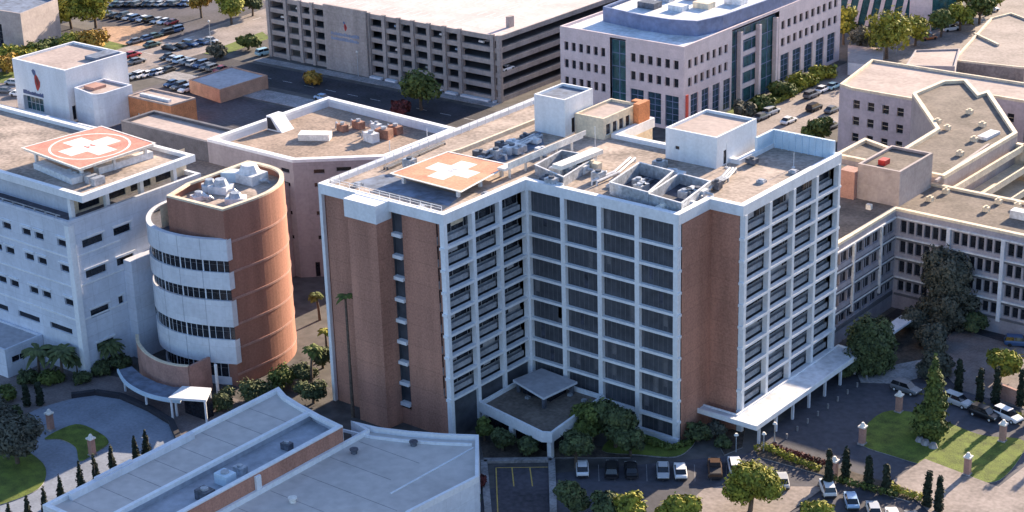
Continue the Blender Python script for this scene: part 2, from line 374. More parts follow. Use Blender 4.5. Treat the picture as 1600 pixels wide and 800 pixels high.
# ------------------------------------------------------------ main tower
Z = [3.767+3.8*i for i in range(9)]       # floor lines, lowest first; topmost is 34.17
ZF, ZT = 38.23, 40.0
tw = thing('hospital_tower', 'tall brick and white concrete hospital tower with stepped plan and orange rooftop helipad', 'hospital tower', (0, 20))
poly = [(-27.5, 0), (-1, 0), (-.6, 20.8), (29.6, 20.8), (29.6, 29.8), (35.8, 29.8), (35.8, 60.5), (23, 60.5), (23, 49), (-2, 49), (-2, 60), (-27.5, 60)]
# brick walls (facades with bays are set back behind the frame)
bw = [(-27.0, 0.35), (-18.9, 0.35)], [(-18.9, 0.35), (-18.9, -3)], [(-18.9, -3), (-12.6, -3)], [(-12.6, -3), (-12.2, 0.35)], [(-10.1, 0.35), (-1.6, 0.35)], [(29.9, 21.4), (29.9, 29.9)], [(29.9, 29.9), (35.2, 29.9)]
for G_ in (bw[:4], bw[4:5], bw[5:]):
    b = MB()
    for a_, c_ in G_: b.wall(a_, c_, 0, 38.6)
    b.build('brick_wall', 'brick', tw)
b = MB(); b.wall((-12.2, 0.35), (-10.1, 0.35), 0, 3); b.build('brick_wall', 'brick', tw)
b = MB(); b.wall((-27.2, 60), (-27.2, 0.35), 0, 38.6); b.build('brick_wall', 'brick', tw)
# back walls
b = MB(); b.wall((35.5, 60.5), (23, 60.5), 0, 38.6); b.wall((23, 60.5), (23, 49), 0, 38.6); b.wall((23, 49), (-2, 49), 0, 38.6); b.wall((-2, 49), (-2, 60), 0, 38.6); b.wall((-2, 60), (-27.5, 60), 0, 38.6)
b.build('rear_wall', 'cream', tw)
# stair window slot
b = MB(); b.wall((-12.2, 0.9), (-10.1, 0.9), 3, 38.2)
b.quad([(-12.2, .35, 3), (-12.2, .35, 38.2), (-12.2, .9, 38.2), (-12.2, .9, 3)]); b.quad([(-10.1, .9, 3), (-10.1, .9, 38.2), (-10.1, .35, 38.2), (-10.1, .35, 3)])
b.build('stair_window', 'glass_panel', tw)
for z in Z[0:]:
    b = MB(); b.box(-12.15, -10.15, -0.1, 0.85, z-.25, z+.35); b.build('stair_sill', 'white', tw)
# white cap over the projecting brick bay + fascia ring
b = MB(); b.box(-19.2, -12.2, -3.4, 0.2, 36.9, ZT+.004); b.build('bay_cap', 'white', tw)
b = MB()
fas = [(-27.9, -.3), (-.6, -.3), (-.2, 20.3), (30.0, 20.3), (30.0, 29.3), (36.2, 29.3), (36.2, 60.8), (22.7, 60.8), (22.7, 49.3), (-1.7, 49.3), (-1.7, 60.3), (-27.9, 60.3)]
parapet(b, fas, ZF, ZT, 1.1); b.build('parapet', 'white', tw)
b = MB(); b.quad([(p[0], p[1], 39.2) for p in poly]); b.build('roof', 'roof_gravel', tw)
# underside of the fascia
b = MB(); b.quad([(p[0], p[1], ZF+.01) for p in reversed(fas)]); b.build('soffit', 'white', tw)
# facades with frame of columns and slab edges
def tower_face(a, c, n, kind, zlo, base):
    a = Vector(a); c = Vector(c); L = (c-a).length; d = (c-a)/L; inn = Vector((-d.y, d.x)); ang = math.atan2(d.y, d.x)
    bay = L/n; o = top_loc(tw)
    for i in range(n+1):                                   # columns
        p = a+d*(bay*i); b = MB(); b.obox((p.x, p.y), .85 if kind == 'flush' else .75, .95, base, ZF, ang); b.build('column', 'white', tw)
    for k, z in enumerate(Z):                              # slab edges
        if z < zlo: continue
        b = MB(); p = a-d*.65; q = c+d*.65; mid = (p+q)/2-inn*.02
        b.obox((mid.x, mid.y), (q-p).length, .95 if kind == 'deep' else .9, z-.24, z+.2, ang); b.build('floor_slab', 'white', tw)
    for k in range(len(Z)+1):
        z0 = (Z[k-1] if k else base)+.2; z1 = (Z[k] if k < len(Z) else ZF)-.25
        if z1 < zlo: continue
        for i in range(n):
            p = a+d*(bay*i); b = MB()
            X = lambda u, k2, z: (p.x+d.x*u+inn.x*k2, p.y+d.y*u+inn.y*k2, z)
            if kind == 'flush':
                dp = .3; b.quad([X(0, dp, z0), X(bay, dp, z0), X(bay, dp, z1), X(0, dp, z1)], 0)
                for j in range(1, 8):
                    u = bay*j/8; b.quad([X(u-.06, dp-.05, z0), X(u+.06, dp-.05, z0), X(u+.06, dp-.05, z1), X(u-.06, dp-.05, z1)], 1)
                ww = b.build('window', ['glass_panel', 'mullion'], tw)
                for _ in range(random.choice([0, 1, 1, 2])):
                    u = bay*random.randint(0, 7)/8; zb_ = z0+random.choice([.1, .9, 1.6]); b = MB(); b.quad([X(u+.1, dp-.03, zb_), X(u+bay/8-.1, dp-.03, zb_), X(u+bay/8-.1, dp-.03, z1-.1), X(u+.1, dp-.03, z1-.1)]); b.build('blind', random.choice(['mullion', 'shaft_dark', 'mullion', 'court_dark']), ww)
            else:
                dp = 1.5; zs = z0+1.35
                b.quad([X(0, dp, z0), X(bay, dp, z0), X(bay, dp, zs), X(0, dp, zs)], 1)     # sill wall
                b.quad([X(0, dp, zs), X(bay, dp, zs), X(bay, dp+.02, z1+.3), X(0, dp+.02, z1+.3)], 0)
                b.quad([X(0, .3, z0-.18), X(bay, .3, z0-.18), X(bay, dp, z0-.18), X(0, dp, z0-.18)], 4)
                # rail set in the opening, lower half
                b.quad([X(.4, .75, z0+.25), X(bay-.4, .75, z0+.25), X(bay-.4, .75, z0+1.15), X(.4, .75, z0+1.15)], 3)
                b.quad([X(.4, .75, z0+1.15), X(bay-.4, .75, z0+1.15), X(bay-.4, .95, z0+1.15), X(.4, .95, z0+1.15)], 2)
                for u in (0.36, bay/2, bay-.36):
                    b.quad([X(u-.05, dp-.05, zs), X(u+.05, dp-.05, zs), X(u+.05, dp-.05, z1), X(u-.05, dp-.05, z1)], 2)
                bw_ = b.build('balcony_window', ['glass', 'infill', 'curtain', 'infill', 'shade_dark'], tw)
                r = random.random()
                if r < .5:                                   # drawn blinds over part of the glass
                    u0 = random.choice([.4, bay*.25, bay*.5]); u1 = min(bay-.4, u0+bay*random.choice([.25, .45]))
                    zb_ = zs+.05+random.choice([0, .3, .8]); b = MB(); b.quad([X(u0, dp-.08, zb_), X(u1, dp-.08, zb_), X(u1, dp-.08, z1), X(u0, dp-.08, z1)]); b.build('blind', random.choice(['curtain', 'curtain', 'infill', 'cream']), bw_)
tower_face((-1.0, 0), (-.6, 20.4), 3, 'deep', 7.4, 0)
tower_face((-.2, 20.8), (29.4, 20.8), 4, 'flush', 0, 0)
tower_face((35.8, 30.2), (35.8, 60.2), 4, 'deep', 3.5, 0)
b = MB(); b.wall((-1.0, 0), (-.6, 20.4), 0, Z[1]-.3); b.build('base_wall', 'glass_panel', tw)
b = MB(); b.box(-27.95, -27.3, -.25, .45, 0, ZF); b.build('column', 'white', tw)
# base sill of the flush facade
b = MB(); b.box(15, 30.2, 20.0, 20.7, 0, 1.0); b.build('base_sill', 'white_panel', tw)
# dark slab side walls to close deep faces
b = MB(); b.wall((-2.6, .4), (-2.6, 20.6), 0, 38.4); b.build('inner_wall', 'infill', tw)
b = MB(); b.wall((34.2, 30), (34.2, 60.4), 0, 38.4); b.build('inner_wall', 'infill', tw)
b = MB(); b.wall((34.3, 60.45), (36.1, 60.45), 3.5, 38.3); b.wall((36.1, 60.45), (34.3, 60.45), 3.5, 38.3); b.build('end_wall', 'white', tw)

# entrance terrace at the inner corner
te = thing('terrace_roof', 'flat terrace roof with white edge in the inner corner of the brick tower', 'terrace', (8, 14))
b = MB(); tp = [(-.2, 6.2), (15.0, 3.4), (16.6, 4.2), (16.4, 6.0), (15.4, 20.2), (-.2, 20.2)]
b.prism(tp, 3.1, 4.2, 0, 1); b.build('deck', ['white', 'roof_brown'], te)
b = MB(); parapet(b, tp[:], 4.2, 4.9, .45); b.build('parapet', 'white', te)
for x, y in [(.6, 6.8), (7.6, 5.2), (15.9, 4.6), (15.6, 12)]:
    b = MB(); b.box(x-.4, x+.4, y-.4, y+.4, 0, 3.3); b.build('column', 'white', te)
b = MB(); b.wall((0.2, 8), (14.8, 5.6), 0, 3.2); b.wall((14.8, 5.6), (14.6, 20), 0, 3.2); b.build('glazing', 'glass', te)
b = MB(); b.prism([(1.2, 13.6), (9.7, 11.0), (10.6, 19.2), (2.4, 20.0)], 6.1, 6.5, 0, 1); b.build('pavilion_roof', ['white_panel', 'roof_grey'], te)
for x, y in [(2, 14.2), (9.2, 11.8), (9.8, 18.6), (3, 19.4)]:
    b = MB(); b.box(x-.3, x+.3, y-.3, y+.3, 4.2, 6.1); b.build('pavilion_post', 'metal_dark', te)
b = MB(); b.box(2.8, 8.6, 14.2, 18.6, 4.2, 6.05); b.build('pavilion_core', 'glass', te)
for k in range(5):
    p = N(820+k*22, 618+random.uniform(-8, 12)+k*2, 4.2)
    b = MB(); b.box(p.x, p.x+.7, p.y, p.y+.7, 4.22, 4.6); b.build('roof_vent', 'metal', te)

# long entrance canopy on the right
ca = thing('entrance_canopy', 'long flat white edged canopy wrapping the right foot of the tower', 'canopy', (38, 40))
b = MB(); cp = [(29.0, 28.3), (29.3, 26.3), (41.3, 26.3), (41.3, 62), (36.3, 62), (36.3, 28.3)]
b.prism(cp, 3.3, 3.95, 0, 1); b.build('canopy_slab', ['white', 'roof_white'], ca)
b = MB(); parapet(b, cp, 3.95, 4.15, .3); b.build('canopy_edge', 'white', ca)
for k in range(7):
    b = MB(); b.box(40.4, 40.8, 28+5.4*k, 28.4+5.4*k, 0, 3.3); b.build('post', 'white_panel', ca)
for k in range(10):
    p = (43.4, 29+3.4*k)
    b = MB(); b.cyl(p[0], p[1], .18, 0, .85, 8); tag(b.build('bollard', 'concrete', org=(p[0], p[1], 0)), 'short pale bollard in the row beside the long entrance canopy', 'bollard', 'bollards beside the canopy')

# ------------------------------------------------------------ roof of the tower
RZ = 39.2
def helipad(name, label, pts, z, th, tilt_mats, legs, ring):
    P = [N(x, y, z) for x, y in pts]; cen = sum(P, Vector())/4
    t = thing(name, label, 'helipad', (cen.x, cen.y, legs))
    b = MB(); b.prism([tuple(p[:2]) for p in P], z-th, z, 0, 1); b.build('deck', ['heli_white', tilt_mats], t)
    b = MB(); parapet(b, [tuple(p[:2]) for p in P], z, z+.06, .35); b.build('edge_band', 'heli_white', t)
    U = (P[1]-P[0]+P[2]-P[3])/2; V = (P[3]-P[0]+P[2]-P[1])/2
    q = lambda u, v, zz=.01: tuple(cen+U*u+V*v+Vector((0, 0, zz)))
    s1, s2 = .125, .33
    b = MB(); b.quad([q(u, v) for u, v in [(-s1, -s2), (s1, -s2), (s1, -s1), (s2, -s1), (s2, s1), (s1, s1), (s1, s2), (-s1, s2), (-s1, s1), (-s2, s1), (-s2, -s1), (-s1, -s1)]])
    b.build('white_cross', 'heli_white', t)
    if ring:
        b = MB(); n = 48
        for i in range(n):
            a0, a1 = 2*math.pi*i/n, 2*math.pi*(i+1)/n
            b.quad([q(.42*math.cos(a0), .42*math.sin(a0)), q(.445*math.cos(a0), .445*math.sin(a0)), q(.445*math.cos(a1), .445*math.sin(a1)), q(.42*math.cos(a1), .42*math.sin(a1))])
        b.build('white_ring', 'heli_white', t)
    b = MB()
    for (u0, u1, v0, v1) in [(-.05, -.03, -.05, .05), (.03, .05, -.05, .05), (-.03, .03, -.008, .008)]:
        b.quad([q(u0, v0, .02), q(u1, v0, .02), q(u1, v1, .02), q(u0, v1, .02)])
    b.build('centre_mark', 'red_bright' if ring else 'metal', t)
    for u in (-.42, 0, .42):
        for v in (-.42, .42):
            c = cen+U*u+V*v; b = MB(); b.box(c.x-.25, c.x+.25, c.y-.25, c.y+.25, legs, z-th); b.build('leg', 'metal_light', t)
    return t
helipad('helipad', 'square orange helipad with white cross on the roof of the brick tower', [(613, 271), (700, 238), (795, 258), (720, 299)], 40.9, .25, 'heli_orange', RZ, False)
def tprop(mb, name, mats, label, cat, at, group=None):
    return tag(mb.build(name, mats, org=at), label, cat, group)
# gangway from the helipad
a_, c_ = N(783, 262, 41.6), N(905, 210, 41.6)
b = MB(); b.bar(a_, c_, 1.7, 41.1, 41.5); b.bar(a_+Vector((.8, .8, 0)), c_+Vector((.8, .8, 0)), .15, 41.5, 42.3)
for k in range(5):
    p = a_.lerp(c_, .1+.2*k); b.box(p.x-.15, p.x+.15, p.y-.15, p.y+.15, RZ, 41.1)
tprop(b, 'gangway', 'heli_white', 'white gangway leading from the orange helipad to the rear penthouses', 'gangway', (a_.x, a_.y, RZ))
a_, c_ = N(840, 272, 41.6), N(930, 228, 41.6)
b = MB(); b.bar(N(870, 258, 42), N(935, 232, 42), 2.0, 41.3, 42.0)
for k in range(3):
    p = N(875+22*k, 256-9*k, 42); b.box(p.x-.2, p.x+.2, p.y-.2, p.y+.2, RZ, 41.3)
tprop(b, 'raised_duct', 'heli_white', 'white raised duct on posts in the middle of the tower roof', 'duct', tuple(N(900, 245, RZ)))
# penthouses
def block(name, label, cat, x0, x1, y0, y1, z0, z1, wall, roof, holes=None, win=None, par=.5):
    t = thing(name, label, cat, ((x0+x1)/2, (y0+y1)/2, z0))
    b = MB(); E = [((x0, y0), (x1, y0)), ((x1, y0), (x1, y1)), ((x1, y1), (x0, y1)), ((x0, y1), (x0, y0))]
    for i, (a, c) in enumerate(E): b.wall(a, c, z0, z1, (holes or {}).get(i, ()), .2, 0)
    parapet(b, [e[0] for e in E], z1, z1+par, .35); b.build('wall', wall, t)
    b = MB(); b.quad([(x0, y0, z1+.02), (x1, y0, z1+.02), (x1, y1, z1+.02), (x0, y1, z1+.02)]); b.build('roof', roof, t)
    for i, h in (holes or {}).items(): place_windows(t, E[i][0], E[i][1], h, .2, **(win or {}))
    return t
p0, p1, p2 = N(1040, 200, 44.6), N(1118, 217, 44.6), N(1182, 186, 44.6)
block('roof_penthouse', 'large white boxy penthouse with flat pinkish roof near the right of the tower roof', 'penthouse', p0.x, p1.x, p0.y, p2.y, RZ, 44.2, 'white', 'roof_pink', {1: [(2.2, 3.2, RZ+.1, RZ+2.6)], 0: [(2, 2.8, RZ+2, RZ+2.6)]}, dict(frame='metal_dark'))
block('roof_penthouse', 'tall white stair penthouse with blue grey top behind the orange helipad', 'penthouse', -16.6, -9.8, 44, 52.5, RZ, 45.6, 'white', 'roof_blue', {1: [(2, 3, RZ+.3, RZ+3), (5, 6.2, RZ+.3, RZ+3)]}, dict(frame='metal_dark'))
block('roof_penthouse', 'low penthouse with row of dark windows and small orange end wall on the tower roof', 'penthouse', -9.4, -3.2, 46.5, 57.5, RZ, 42.6, 'cream', 'roof_pink', {1: [(0.8+2*i, 2.2+2*i, RZ+.6, RZ+2.6) for i in range(4)]}, dict(frame='white'))
b = MB(); b.box(-3.1, -1.9, 55.5, 59, RZ, 43.6); b.box(-5, -3.15, 57.6, 59, RZ, 43.4)
tprop(b, 'chimney_block', 'brick_orange', 'small orange brick block at the back corner of the tower roof', 'brick block', (-3, 57, RZ))
# screen wall at the right rear
b = MB(); b.box(23.4, 35.4, 59.4, 59.9, RZ, 42.4); b.box(23.2, 23.7, 54, 59.3, RZ, 42.4)
for k in range(9): b.box(24+1.3*k, 24.15+1.3*k, 59.2, 59.395, RZ, 42.4)
tprop(b, 'screen_wall', 'pale_blue', 'ribbed pale blue screen wall along the rear right corner of the tower roof', 'screen wall', (29, 59.6, RZ))
# long skylight / plenum frame
b = MB()
ring = [N(x, y, 42) for x, y in [(728, 268), (812, 246), (828, 225), (842, 222)]]
# sunken plant wells: dark raised boxes with light rims
def well(label, pts, z1, seed):
    P = [tuple(N(x, y, z1)[:2]) for x, y in pts]; b = MB(); cx = sum(p[0] for p in P)/len(P); cy = sum(p[1] for p in P)/len(P)
    t = thing('plant_enclosure', label, 'plant enclosure', (cx, cy, RZ))
    parapet(b, P, RZ, z1, .22); b.build('screen', 'metal', t)
    b = MB(); parapet(b, P, z1+.003, z1+.12, .3); b.build('rim', 'metal_light', t)
    b = MB(); b.quad([(p[0], p[1], RZ+.1) for p in P]); b.build('floor', 'shaft_dark', t)
    rnd = random.Random(seed)
    for k in range(3):
        u, v = rnd.uniform(.25, .75), rnd.uniform(.3, .7)
        x = P[0][0]*(1-u)*(1-v)+P[1][0]*u*(1-v)+P[2][0]*u*v+P[3][0]*(1-u)*v; y = P[0][1]*(1-u)*(1-v)+P[1][1]*u*(1-v)+P[2][1]*u*v+P[3][1]*(1-u)*v
        b = MB(); b.box(x-.9, x+.9, y-.7, y+.7, RZ+.1, RZ+1.3); b.cyl(x, y, .5, RZ+1.3, RZ+1.6, 10); b.build('fan_unit', 'metal', t)
    return t
well('dark plant enclosure with light rim between the two white ducts', [(955, 285), (1000, 255), (1050, 268), (1012, 300)], 41.3, 3)
well('long dark plant enclosure in front of the big white penthouse', [(1015, 303), (1062, 272), (1108, 284), (1064, 317)], 41.0, 5)
well('brown roof enclosure behind the white gangway', [(838, 258), (878, 236), (930, 245), (880, 276)], 40.9, 8)
# machinery
def machine(kind, label, x, y, z, rnd, s=1.0, group=None):
    t = thing('air_handler' if kind else 'cooling_unit', label, 'roof machine', (x, y, z), group)
    a = rnd.choice([0, 0, math.pi/2]); L, W_, H = (3.4*s, 1.7*s, 1.5*s) if kind else (2.0*s, 1.8*s, 1.7*s)
    b = MB(); b.obox((x, y), L, W_, z+.25, z+H, a); b.obox((x, y), L*.9, W_*.9, z, z+.25, a); b.build('casing', 'metal_light' if kind else 'metal', t)
    b = MB(); b.cyl(x, y, .55*s, z+H, z+H+.3, 12, 0, None, 0); b.build('fan', 'metal_dark', t)
    b = MB(); ca_, sa_ = math.cos(a), math.sin(a)
    b.tube([(x+ca_*L/2, y+sa_*L/2, z+.9), (x+ca_*(L/2+1.2), y+sa_*(L/2+1.2), z+.9), (x+ca_*(L/2+1.3), y+sa_*(L/2+1.3), z+.1)], .28*s, 8); b.build('pipe', 'metal', t)
    return t
rnd = random.Random(11)
ml = ['grey machine nearest the inner corner parapet of the tower roof', 'grey machine left of the dark plant enclosure on the tower roof', 'pale machine beside the raised white duct on the tower roof',
      'pale machine in the shadow behind the long dark enclosure', 'grey machine at the foot of the big white penthouse', 'pale machine between helipad and tall stair penthouse',
      'grey machine in the dark strip left of the tall stair penthouse', 'small grey machine near the rear left edge of the tower roof']
for i, (px_, py_) in enumerate([(862, 285), (935, 275), (905, 262), (1090, 300), (1030, 258), (800, 232), (775, 240), (640, 255)]):
    p = N(px_, py_, RZ+.8); machine(i in (2, 3, 5), ml[i], p.x, p.y, RZ, rnd, .95)
# pipe runs on the roof
def pipes(label, pts, z, r=.22, n=3, sp=.7, m_='metal'):
    b = MB(); P = [N(x, y, z) for x, y in pts]
    for k in range(n):
        o = Vector((sp*k, sp*k*.3, 0)); b.tube([p+o for p in P], r, 6)
        for p in P: b.box(p.x+o.x-.12, p.x+o.x+.12, p.y+o.y-.12, p.y+o.y+.12, RZ, z-r+.02)
    tprop(b, 'pipe_run', m_, label, 'pipes', (P[0].x, P[0].y, RZ))
pipes('bundle of grey pipes in the shaded strip behind the orange helipad', [(745, 246), (790, 232), (835, 210)], 39.9)
pipes('pale pipes crossing the tan roof beside the dark enclosures', [(925, 283), (960, 268), (985, 246)], 39.9, .2, 2, .8, 'metal_light')
pipes('dark pipes along the rear left edge of the tower roof', [(600, 262), (650, 240), (690, 222)], 39.6, .18, 2, .6, 'metal_dark')
pipes('tangled grey pipes at the right end of the long dark enclosure', [(1085, 306), (1105, 288), (1128, 276), (1140, 262)], 40.0, .22, 3, .5)
# small plant in the crowded zones, each its own object
zone = [(752, 243, 'left end'), (768, 238, 'middle'), (785, 228, 'middle'), (803, 222, 'middle'), (820, 212, 'right end'), (836, 220, 'right end'), (812, 236, 'near side'), (848, 238, 'near side')]
zl = ['square dark unit at the left end of the shaded strip behind the helipad', 'long light duct box second in the shaded strip behind the helipad', 'dark box third in the shaded strip behind the helipad', 'light box fourth in the shaded strip behind the helipad', 'dark unit near the foot of the tall stair penthouse', 'light unit touching the foot of the tall stair penthouse', 'grey box on the near side of the shaded strip', 'low light box at the near right of the shaded strip']
for i, (x, y, _) in enumerate(zone):
    p = N(x, y, RZ+.5); b = MB(); L_, W2, H2 = rnd.uniform(1.4, 3.4), rnd.uniform(.9, 1.6), rnd.uniform(.7, 1.7)
    b.obox((p.x, p.y), L_, W2, RZ+.25, RZ+H2, rnd.choice([0, math.pi/2])); b.obox((p.x, p.y), L_*.7, W2*.6, RZ, RZ+.25, 0); b.cyl(p.x, p.y, .35, RZ+H2, RZ+H2+.35, 8)
    tprop(b, 'roof_unit', ['metal_dark', 'metal_light', 'metal_dark', 'metal_light', 'metal_dark', 'metal_light', 'metal', 'metal_light'][i], zl[i], 'roof machine', (p.x, p.y, RZ))
zl = ['dark unit in the cluttered zone under the raised white duct', 'light unit in the cluttered zone under the raised white duct', 'cream unit left of the tan patch on the tower roof', 'dark flat unit between the two dark enclosures', 'light unit on the rim of the long dark enclosure', 'white unit at the front parapet above the window facade', 'dark unit right of the long dark enclosure', 'light low unit beside the pipes at the long enclosure', 'dark box right behind the big white penthouse corner']
for i, (x, y) in enumerate([(855, 278), (872, 290), (925, 262), (1010, 282), (1055, 268), (1035, 322), (1120, 292), (1080, 318), (1175, 252)]):
    p = N(x, y, RZ+.5); b = MB(); L_, W2, H2 = rnd.uniform(1.4, 3.6), rnd.uniform(.9, 1.8), rnd.uniform(.6, 1.6)
    b.obox((p.x, p.y), L_, W2, RZ+.25, RZ+H2, rnd.choice([0, math.pi/2])); b.obox((p.x, p.y), L_*.7, W2*.6, RZ, RZ+.25, 0); b.cyl(p.x, p.y, .4, RZ+H2, RZ+H2+.3, 8)
    tprop(b, 'roof_unit', ['metal_dark', 'metal_light', 'cream', 'metal_dark', 'metal_light', 'heli_white', 'metal_dark', 'metal_light', 'metal_dark'][i], zl[i], 'roof machine', (p.x, p.y, RZ))
rl = [(580, 285, 'drain'), (640, 318, 'drain'), (1150, 300, 'drain'), (1200, 275, 'drain')]
for i, (x, y, h_, lab) in enumerate([(610, 250, 3.5, 'thin mast near the rear left edge of the tower roof'), (668, 226, 3.0, 'thin mast halfway along the rear left roof edge'), (930, 232, 4.0, 'thin mast beside the low penthouse with windows'), (1135, 262, 4.5, 'thin mast at the corner of the big white penthouse'), (1240, 262, 2.6, 'thin mast near the blue screen wall')]):
    p = N(x, y, RZ); b = MB(); b.cyl(p.x, p.y, .07, RZ, RZ+h_, 6); b.cyl(p.x, p.y, .3, RZ, RZ+.15, 8); tprop(b, 'mast', 'metal_light', lab, 'mast', (p.x, p.y, RZ))
for i, (x, y, lab) in enumerate([(560, 290, 'flat hatch near the left corner of the tower roof'), (660, 325, 'flat hatch near the front edge between the brick bays'), (760, 305, 'flat hatch right of the orange helipad'), (1190, 285, 'flat hatch on the open roof right of the dark enclosures'), (1240, 270, 'second flat hatch on the open roof toward the screen wall'), (955, 292, 'flat hatch in front of the dark plant enclosure')]):
    p = N(x, y, RZ); b = MB(); b.box(p.x-.7, p.x+.7, p.y-.6, p.y+.6, RZ, RZ+.4); b.box(p.x-.5, p.x+.5, p.y-.4, p.y+.4, RZ+.4, RZ+.55); tprop(b, 'roof_hatch', 'metal', lab, 'roof hatch', (p.x, p.y, RZ))
b = MB()
for (a_, c_) in [((-26.5, 1.2), (-2.2, 1.2)), ((-26.5, 1.2), (-26.5, 58))]:
    a_ = Vector(a_); c_ = Vector(c_); L_ = (c_-a_).length; k = int(L_/2.2)
    for i in range(k+1):
        p = a_.lerp(c_, i/k); b.box(p.x-.04, p.x+.04, p.y-.04, p.y+.04, RZ, ZT+.7)
    b.bar(a_, c_, .07, ZT+.64, ZT+.72); b.bar(a_, c_, .05, ZT+.25, ZT+.31)
b.build('roof_rail', 'metal_light', tw)
# rail / inner ridge line on left wing
b = MB(); b.bar(N(720, 232, 40), N(838, 185, 40), .5, RZ, 40.0); b.bar(N(700, 238, 40), N(720, 232, 40), .5, RZ, 40.0)
tprop(b, 'roof_curb', 'cream', 'long cream kerb running along the left wing of the tower roof', 'roof kerb', tuple(N(780, 210, RZ)))
b = MB(); b.quad([tuple(N(x, y, RZ+.02)) for x, y in [(548, 286), (600, 272), (720, 305), (700, 322)]]); b.build('helipad_shade_patch', 'roof_blue', tw)  # blue-grey sheet that paints the shade of the helipad on the roof
b = MB(); b.quad([tuple(N(x, y, RZ+.02)) for x, y in [(728, 250), (845, 205), (850, 225), (800, 247), (770, 262)]]); b.build('roof_shade_patch', 'roof_blue', tw)  # flat blue colour standing in for the shaded strip behind the helipad

# ------------------------------------------------------------ white building on the left
wb = thing('white_clinic', 'large white hospital block with rows of small windows and helipad on top', 'hospital block', (-90, 0))
b = MB(); X1, Y0, H = -71.0, -19.0, 29.1; X0, Y1 = -150.0, 12.0
LW = X1-X0
lh = []
for z in (26.3-1.6, 21.3-1.4, 14.4-1.0):
    for g_ in range(8):
        u = LW-1.2-g_*9.2+(2.9 if g_ else 0)
        for k, dx in enumerate((0, -3.6) if g_ else (0,)): lh.append((u+dx-2.5, u+dx, z, z+1.3))
for g_ in range(8):
    u = LW-2.6-g_*9.2; lh.append((u-6.2, u, 7.6, 8.8))
b.wall((X0, Y0), (X1, Y0), 6.0, H, lh, .35); b.wall((X0, Y0), (X1-.5, Y0), 0, 6.0)
rh = [(a_, c_, z_-.15, w_+.25) for a_, c_, z_, w_ in [(2.5, 7.2, 24.2, 25.3), (9.6, 13.6, 24.2, 25.3), (19, 23.5, 24.2, 25.3), (2.5, 7.2, 18.4, 19.5), (9.6, 13.6, 18.4, 19.5), (19, 23.5, 18.4, 19.5), (2.5, 6.8, 10.8, 11.9), (9, 10.2, 11.2, 12.3), (3, 7, 4.2, 5.2)]]
b.wall((X1, Y0), (X1, Y1), 0, H, rh, .35); b.wall((X1, Y1), (X0, Y1), 0, H); b.wall((X0, Y1), (X0, Y0), 0, H)
b.build('wall', 'white_wall', wb)
place_windows(wb, (X0, Y0), (X1, Y0), lh, .35, frame='white_wall', fr=.08)
place_windows(wb, (X1, Y0), (X1, Y1), rh, .35, frame='white_wall', fr=.08)
b = MB()
for h in lh[:int(len(lh))-8]:
    b = MB(); b.box(X0+h[0]-.15, X0+h[1]+.15, Y0-.3, Y0-.003, h[3]+.45, h[3]+.65); b.build('window_hood', 'white', wb)
for h in rh:
    b = MB(); b.box(X1+.003, X1+.22, Y0+h[0]-.3, Y0+h[1]+.3, h[3]+.25, h[3]+.5); b.build('window_hood', 'white', wb)
for z in (23.0, 17.4, 11.0):
    b = MB(); b.box(X0, X1-.95, Y0-.12, Y0-.004, z-.14, z+.14); b.box(X1+.004, X1+.12, Y0+.95, -8.1, z-.14, z+.14); b.build('floor_band', 'white', wb)
b = MB(); b.box(X1-.9, X1+.3, Y0-.3, Y0+.9, 0, 29.08)
b.build('corner_pier', 'white', wb)
b = MB(); b.box(X0, X1+.3, Y0-.3, Y1, H, H+.02); parapet(b, [(X0, Y0-.3), (X1+.3, Y0-.3), (X1+.3, Y1), (X0, Y1)], H+.02, H+.9, .7); b.build('parapet', 'white_wall', wb)
b = MB(); b.quad([(X0, Y0, H+.06), (X1, Y0, H+.06), (X1, Y1, H+.06), (X0, Y1, H+.06)]); b.build('ledge', 'roof_dark', wb)
# shaded projection with louvre grid on the right face
b = MB(); b.box(X1+.01, X1+2.2, -8.0, 5, 0, 19.2); b.build('wing', 'white_wall', wb)
b = MB(); b.box(X1+2.205, X1+2.3, -3.6, 4.5, 7, 14)
for k in range(9): b.box(X1+2.3, X1+2.45, -3.6, 4.5, 7.2+.78*k, 7.4+.78*k, 1)
for k in range(6): b.box(X1+2.3, X1+2.5, -3.5+1.55*k, -3.3+1.55*k, 7, 14, 1)
b.build('louvre_window', ['glass', 'metal'], wb)
# recessed top storey and the oversailing roof slab
b = MB(); b.wall((X0, Y0+4.2), (X1-3.6, Y0+4.2), H, 34.2); b.build('upper_wall', 'white_wall', wb)
uh = [(1.2+6*i, 6.0+6*i, H+.4, 33.9) for i in range(4)]
b = MB(); b.wall((X1-3.6, Y0+4.2), (X1-3.6, Y1), H, 34.2, uh, .3); b.build('upper_side_wall', 'cream', wb); place_windows(wb, (X1-3.6, Y0+4.2), (X1-3.6, Y1), uh, .3, glass='glass', frame='metal_dark')
c0 = N(128, 309, 35.0); c1 = N(305, 244, 35.0)
cpoly = [(X0, c0.y+.4), (c0.x, c0.y), (c1.x, c1.y), (X0, c1.y)]
b = MB(); b.prism(cpoly, 34.0, 34.6, 0, 1); parapet(b, cpoly, 34.6, 35.3, 1.0, 0); b.build('roof_slab', ['white', 'roof_gravel'], wb)
for y in (Y0+2.2, Y0+10, Y0+18, Y0+26):
    b = MB(); b.box(X1-1.9, X1-1.1, y-.4, y+.4, H, 34.1); b.build('column', 'white', wb)
b = MB()
for k in range(26): b.bar((X1-3-3*k, Y0-.2, 0), (X1-3-3*k, Y0+.1), .15, H+.9, H+1.5)
b.bar((X0, Y0), (X1-2, Y0), .14, H+1.45, H+1.6); b.build('railing', 'metal', wb)
